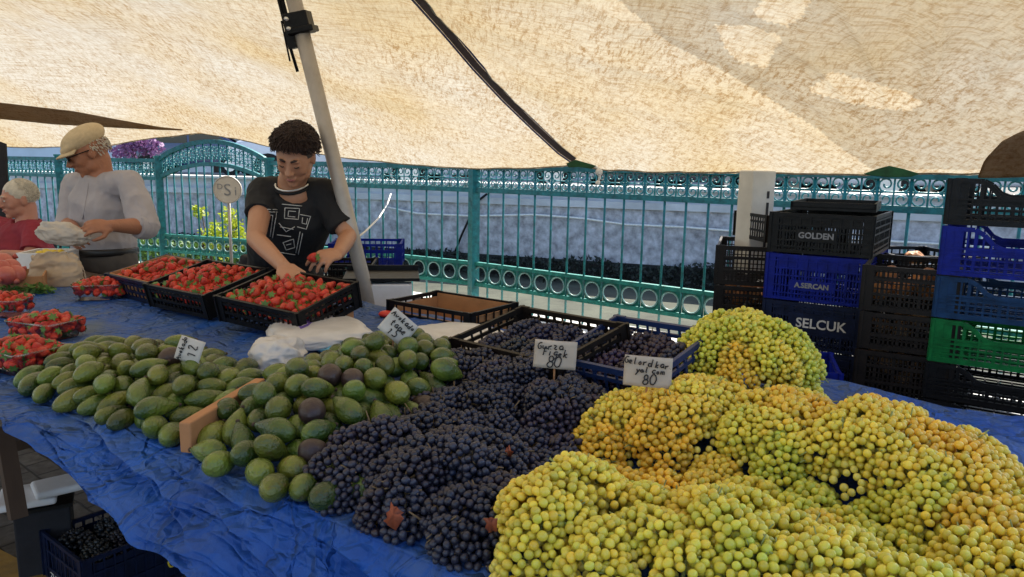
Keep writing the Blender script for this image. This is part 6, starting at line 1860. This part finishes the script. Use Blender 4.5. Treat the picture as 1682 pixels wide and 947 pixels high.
for sx in (-1, 1):
    k0 = hipc + sid * .085 * sx; an = Vector((k0.x + .01 * sx, k0.y + .07, .05)); g = MB(); g.caps([an + Vector((0, .045, 0)), an + Vector((0, -.15, -.005))], [.045, .042], 12); 
    union('shoe', g, M['leather'], boy, .008, 4, origin=org)
# curly hair
def hair(th, R, c, s, org, m, n, curl, length, region, cap=1.0, rad=.0026, name='hair'):
    g = MB()
    g.ell(c + R @ (Vector((0, -0.018, 0.030)) * s), tuple(k * s * cap for k in (0.078, 0.094, 0.090)), R, 20, 14)
    vs = []
    # trim the cap away from the face and neck
    keep = [i for i, v in enumerate(g.v)]
    base = []
    for v in g.v:
        q = R.inverted() @ (Vector(v) - c) / s
        if q.y > 0.062 and q.z < 0.045: q.y = 0.03
        if q.z < -0.03 and q.y > -0.04: q.z = -0.03; q.x *= .8
        base.append(tuple(c + R @ (q * s) - org))
    g.v = base
    for k in range(n):
        while True:
            v = Vector((random.gauss(0, 1), random.gauss(0, 1), random.gauss(0, 1))).normalized()
            if region(v): break
        p0 = Vector((v.x * .076, v.y * .094 - .018, v.z * .090 + .028)) * s
        a = v.orthogonal().normalized(); a = Matrix.Rotation(random.random() * 6.28, 3, v) @ a; b = v.cross(a)
        fall = Vector((0, .25 if v.y > 0 else -.1, -.55)) * length
        pts = []; L_ = length * random.uniform(.6, 1.25)
        for q in range(7):
            tt = q / 6; an_ = tt * curl * 6.28
            pts.append(c + R @ (p0 + v * (L_ * tt) * s + (a * math.cos(an_) + b * math.sin(an_) - a) * (.0075 if curl > .4 else .002) * s + fall * tt * tt * s) - org)
        g.tube(pts, [rad * s * 1.6, rad * s * 1.9, rad * s * 1.8, rad * s * 1.7, rad * s * 1.4, rad * s * 1.1, rad * s * .5], 5)
    return g.build(name, m, th, smooth=True, fixn=False)
hair(boy, HR, hc, .90, org, M['hair'], 2600, .8, .021, lambda v: v.z > -0.10 + max(0, v.y) * .62 and not (v.z < .1 and v.y > .05), 1.0, .0012)
hair(boy, HR, hc, .90, org, M['hair'], 900, .5, .032, lambda v: v.y > .1 and .50 < v.z < .85, .9, .0012, name='fringe')
# strawberry in his left hand
ob = link('strawberry', SM); ob.location = J(514, 423, 2.475); ob.rotation_euler = (1.4, 0.3, 1.2); ob.scale = (1.25, 1.25, 1.35)
tag(ob, 'bright strawberry held in the raised fingers of the young man in black', 'strawberry')

# ======== the man in the flat cap
YM = 3.85
hipc = at(172, 412, Y=YM); 
neck = J(166, 284, YM - .02); chest = J(168, 330, YM); waist = J(170, 380, YM + .02)
shN = J(214, 300, YM - .10); shF = J(126, 303, YM + .10)
elN = J(238, 372, YM - .20); wrN = J(182, 370, YM - .36)
elF = J(112, 368, YM + .02); wrF = J(122, 380, YM - .28)
org = Vector((hipc.x, hipc.y, 0))
man = thing('person', 'older man in a tan flat cap and grey lilac shirt opening a plastic bag', 'person', org)
hc = J(144, 249, YM - .05)
fd = Vector((-0.78, -0.50, -0.42)).normalized(); upv = Vector((-.5, -.3, .85)); upv = (upv - fd * upv.dot(fd)).normalized(); rt_ = fd.cross(upv)
HR = Matrix((rt_, fd, upv)).transposed(); HS = 1.03
sid = (shN - shF).normalized()
g = MB(); head_geo(g, HR, hc, HS)
g.caps([hc + HR @ Vector((0, -.03, -.05)), neck, neck + Vector((0.01, 0, -.07))], [.055, .058, .075], 16)
g.tube([hipc, waist, chest, neck + Vector((.01, 0, -.06))], [(.14, .105), (.135, .10), (.14, .095), (.078, .062)], 22, side=sid)
for s_ in (shN, shF): g.caps([chest.lerp(s_, .45) + Vector((0, 0, .04)), s_], [.065, .055], 14)
g.caps([shN, elN], [.052, .043], 14); g.caps([elN, elN.lerp(wrN, .3), wrN], [.042, .042, .028], 14)
g.caps([shF, elF], [.052, .043], 14); g.caps([elF, elF.lerp(wrF, .3), wrF], [.042, .042, .028], 14)
hand_geo(g, wrN, (J(150, 371, YM - .42) - wrN).normalized(), Vector((-.3, .6, -.5)), 1.0, .85, .08, 1)
hand_geo(g, wrF, (J(134, 392, YM - .40) - wrF).normalized(), Vector((.5, .5, -.4)), 1.0, .8, .08, -1)
fw = Vector((-.75, -.66, 0)).normalized()
for sx in (-1, 1):
    k0 = hipc + sid * .085 * sx + Vector((0, 0, -.10)); kn = Vector((k0.x, k0.y, .49)); an = Vector((kn.x, kn.y, .08)); g.caps([k0, kn, an], [.078, .060, .042], 14); g.caps([an, an + fw * .15 + Vector((0, 0, -.03))], [.040, .032], 12)
union('body', g, M['skin_old'], man, .005, 5, origin=org)
head_parts(man, HR, hc, HS, org, eyes='down', browm='hair_white')
g = MB()
g.tube([hipc + Vector((0, 0, -.015)), hipc + Vector((0, 0, .03)), waist, waist.lerp(chest, .5), chest, neck + Vector((.01, 0, -.015))], [(.168, .138), (.176, .146), (.178, .146), (.178, .142), (.186, .138), (.088, .080)], 26, side=sid)
for s_, e_, k in ((shN, elN, 1.0), (shF, elF, 1.0)):
    g.caps([chest.lerp(s_, .35) + Vector((0, 0, .04)), s_], [.082, .070], 16)
    g.tube([s_, s_.lerp(e_, .5), e_ + (e_ - s_).normalized() * .02], [.072, .072, .070], 16); g.ell(e_, .068)
sh = union('shirt', g, M['shirt'], man, .0065, 5, fab(6, .009, 16, .004, 3), origin=org)
SB = bvh_of(sh, org)
# rolled cuffs, collar, placket, buttons
g = MB(); dd = (wrN - elN).normalized(); g.tube([elN - dd * .01 - org, elN + dd * .045 - org], [.064, .060], 18); union('cuff', g, M['shirt'], man, .006, 3, fab(20, .002))
g = MB()
for sx in (-1, 1):
    a_ = neck + sid * .066 * sx + Vector((0, 0, -.005)) - org; f_ = neck + fw * .085 + sid * .018 * sx + Vector((0, 0, -.075)) - org; b_ = neck + fw * .060 + sid * .070 * sx + Vector((0, 0, -.070)) - org
    bk = neck - fw * .06 + sid * .03 * sx + Vector((0, 0, .01)) - org; bk2 = bk + Vector((0, 0, -.03))
    g.add([bk, a_ + Vector((0, 0, .012)), f_, b_, a_ + sid * .014 * sx + Vector((0, 0, -.035)), bk2], [(0, 1, 4, 5), (1, 2, 3, 4)])
o = g.build('collar', M['shirt'], man); modify(o, [('SOLIDIFY', dict(thickness=.006)), ('BEVEL', dict(width=.002, segments=1))])
lines_on(SB, man, [[(146, 300), (141, 330), (136, 360)]], .0022, M['shirt'], 'placket', org)
g = MB()
g.tube([hipc + Vector((0, 0, .0)), hipc + Vector((0, 0, -.10))], [(.174, .142), (.170, .138)], 22, side=sid)
for sx in (-1, 1):
    k0 = hipc + sid * .09 * sx + Vector((0, 0, -.05)); kn = Vector((k0.x, k0.y, .49)); an = Vector((kn.x, kn.y, .09)); g.caps([k0, kn, an], [.108, .082, .068], 14)
union('trousers', g, M['trousers'], man, .009, 5, fab(8, .006), origin=org)
g = MB(); pts = []
for q in range(28):
    a_ = q * 2 * PI / 28; fr = fw - sid * fw.dot(sid); pts.append(hipc + Vector((0, 0, -.002)) + sid * (.180 * math.cos(a_)) + fr.normalized() * (.148 * math.sin(a_)) - org)
g.tube(pts, [(.019, .005)] * 28, 8, closed=True, side=Vector((0, 0, 1))); b_o = g.build('belt', M['leather'], man, smooth=True)
for sx in (-1, 1):
    k0 = hipc + sid * .09 * sx; an = Vector((k0.x, k0.y, .05)); g = MB(); g.caps([an - fw * .04, an + fw * .17], [.046, .042], 12); union('shoe', g, M['leather'], man, .008, 4, origin=org)
# flat cap
g = MB()
def Wc(p): return hc + HR @ (Vector(p) * HS) - org
g.ell(Wc((0, -.012, .066)), (.090 * HS, .112 * HS, .060 * HS), HR @ Matrix.Rotation(-.16, 3, 'X'), 28, 16)
g.ell(Wc((0, .030, .056)), (.080 * HS, .085 * HS, .036 * HS), HR @ Matrix.Rotation(-.30, 3, 'X'), 24, 14)
c1 = union('flat_cap', g, M['capcloth'], man, .005, 8)
g = MB()
def PK(u, v):
    a_ = lerp(-1.15, 1.15, u); r_ = lerp(.080, .132, v)
    return Wc((math.sin(a_) * .080 * (1 + v * .06), .010 + math.cos(a_) * r_ , .040 - v * .016 - .012 * abs(math.sin(a_)) ** 2))
g.grid(PK, 22, 6); o = g.build('cap_peak', M['capcloth'], man, smooth=True); modify(o, [('SOLIDIFY', dict(thickness=.007))])
# glasses
g = MB()
for sx in (-1, 1): g.ell(Wc((sx * .031, .098, -.002)), (.025 * HS, .004 * HS, .017 * HS), HR, 18, 8)
g.build('sunglasses', M['glassdark'], man, smooth=True)
g = MB()
for sx in (-1, 1): g.tube([Wc((sx * .056, .094, .004)), Wc((sx * .074, .05, .006)), Wc((sx * .080, -.005, .004))], .0025, 6)
g.build('glasses_frame', M['black_pl'], man, smooth=True)
g = MB()
for k in range(420):
    v = Vector((random.gauss(0, 1), random.gauss(-.7, .8), random.gauss(-.1, .35))).normalized()
    if v.z > .25 or v.z < -.55 or v.y > .05: continue
    p = (hc + HR @ (Vector((v.x * .077, v.y * .094 - .014, v.z * .088 + .018)) * HS)) - org; g.tube([p, p + HR @ (v * .004 + Vector((0, -.002, -.010)))], [.003, .001], 5)
g.build('hair', M['hair_white'], man, smooth=True, fixn=False)
# the bag he opens
p = J(104, 384, YM - .42)
crumple('carrier_bag', 'thin pale carrier bag being opened in the capped man\'s hands', 'bag', p, (.125, .05, .058), M['bag3'], Matrix.Rotation(.12, 3, 'Y'), 44, .20, 2.6, 0.2)

# ======== the seated man in red
YS = 4.35
hc = J(30, 326, YS); neck = J(44, 362, YS + .02); chest = J(34, 395, YS + .02); hipc = J(50, 470, YS + .08)
shN = J(58, 378, YS - .06); shF = J(-4, 372, YS + .12); elN = J(52, 424, YS - .18); wrN = J(5, 418, YS - .38); elF = J(-18, 420, YS); wrF = J(-26, 424, YS - .3)
org = Vector((hipc.x, hipc.y, 0))
sm_ = thing('person', 'white haired man in a crimson polo shirt seated at the far left', 'person', org)
fd = Vector((-0.62, -0.78, -0.12)).normalized(); upv = Vector((-.03, -.05, 1)); upv = (upv - fd * upv.dot(fd)).normalized(); HR = Matrix((fd.cross(upv), fd, upv)).transposed(); HS = .97
sid = (shN - shF).normalized()
g = MB(); head_geo(g, HR, hc, HS)
g.caps([hc + HR @ Vector((0, -.03, -.05)), neck + Vector((0, 0, -.01)), neck + Vector((0, 0, -.06))], [.057, .060, .075], 16)
g.tube([hipc, hipc.lerp(chest, .45), chest, neck + Vector((0, 0, -.05))], [(.17, .15), (.18, .15), (.16, .115), (.08, .065)], 22, side=sid)
for s_ in (shN, shF): g.caps([chest.lerp(s_, .45), s_], [.065, .055], 14)
g.caps([shN, elN], [.052, .043], 14); g.caps([elN, elN.lerp(wrN, .3), wrN], [.042, .040, .028], 14); g.caps([shF, elF], [.052, .043], 14); g.caps([elF, wrF], [.042, .028], 14)
hand_geo(g, wrN, Vector((-.8, -.5, -.1)), Vector((-.2, .3, -1)), 1, .5, .08, 1); hand_geo(g, wrF, Vector((-.5, -.8, -.1)), Vector((0, 0, -1)), 1, .5, .08, -1)
fw = Vector((-.74, -.66, 0)).normalized()
for sx in (-1, 1):
    k0 = hipc + sid * .10 * sx + Vector((0, 0, -.03)); kn = k0 + fw * .42 + Vector((0, 0, .0)); an = Vector((kn.x, kn.y, .09)); g.caps([k0, kn, an], [.095, .065, .043], 14); g.caps([an, an + fw * .15 + Vector((0, 0, -.04))], [.042, .033], 12)
union('body', g, M['skin_red'], sm_, .0055, 5, origin=org)
head_parts(sm_, HR, hc, HS, org, eyes='open', browm='hair_white')
g = MB()
g.tube([hipc + Vector((0, 0, -.02)), hipc.lerp(chest, .45), chest, neck + Vector((0, 0, -.035))], [(.20, .18), (.21, .185), (.198, .15), (.092, .085)], 26, side=sid)
for s_, e_ in ((shN, elN), (shF, elF)):
    g.caps([chest.lerp(s_, .4) + Vector((0, 0, .02)), s_], [.080, .068], 16); g.tube([s_, s_.lerp(e_, .5), s_.lerp(e_, .78)], [.068, .068, .070], 16)
union('polo_shirt', g, M['polo'], sm_, .007, 5, fab(8, .008, 22, .002, 9), origin=org)
g = MB(); g.tube([neck + Vector((0, 0, -.02)) + sid * (.064 * math.cos(q * PI / 8)) + fw * (.062 * math.sin(q * PI / 8)) + Vector((0, 0, -.022 * math.sin(q * PI / 8))) - org for q in range(16)], .010, 8, closed=True); g.build('collar', M['polo'], sm_, smooth=True)
g = MB()
g.tube([hipc + Vector((0, 0, .05)), hipc + Vector((0, 0, -.09))], [(.19, .17), (.18, .16)], 22, side=sid)
for sx in (-1, 1):
    k0 = hipc + sid * .10 * sx + Vector((0, 0, -.03)); kn = k0 + fw * .42; an = Vector((kn.x, kn.y, .10)); g.caps([k0, kn, an], [.108, .080, .062], 14)
union('trousers', g, M['trousers'], sm_, .009, 5, fab(8, .005), origin=org)
for sx in (-1, 1):
    an = hipc + sid * .10 * sx + fw * .42; an.z = .05; g = MB(); g.caps([an - fw * .04, an + fw * .17], [.046, .042], 12); union('shoe', g, M['leather'], sm_, .008, 4, origin=org)
hair(sm_, HR, hc, HS, org, M['hair_white'], 1800, .15, .008, lambda v: v.y < .25 and v.z > -.45 and (v.y < .0 or v.z > .3) , 1.0, .0013)
st_ = thing('stool', 'wooden stool under the seated man in red', 'stool', (hipc.x, hipc.y, 0), .6)
zs = hipc.z - .13
g = MB(); g.tube([(0, 0, zs - .03), (0, 0, zs)], .17, 24); g.build('seat', M['wood'], st_)
for a_ in range(4):
    x, y = .13 * math.cos(a_ * PI / 2 + .78), .13 * math.sin(a_ * PI / 2 + .78); g = MB(); g.tube([(x * 1.25, y * 1.25, 0), (x, y, zs - .03)], .016, 8); g.build('leg', M['wood'], st_, smooth=True)
g = MB(); g.tube([(.145 * math.cos(q * PI / 8), .145 * math.sin(q * PI / 8), zs * .4) for q in range(16)], .008, 6, closed=True); g.build('foot_ring', M['wood'], st_)

# the many small fruits are linked last, so that the steps above stay quick
for job in DEFER: job()
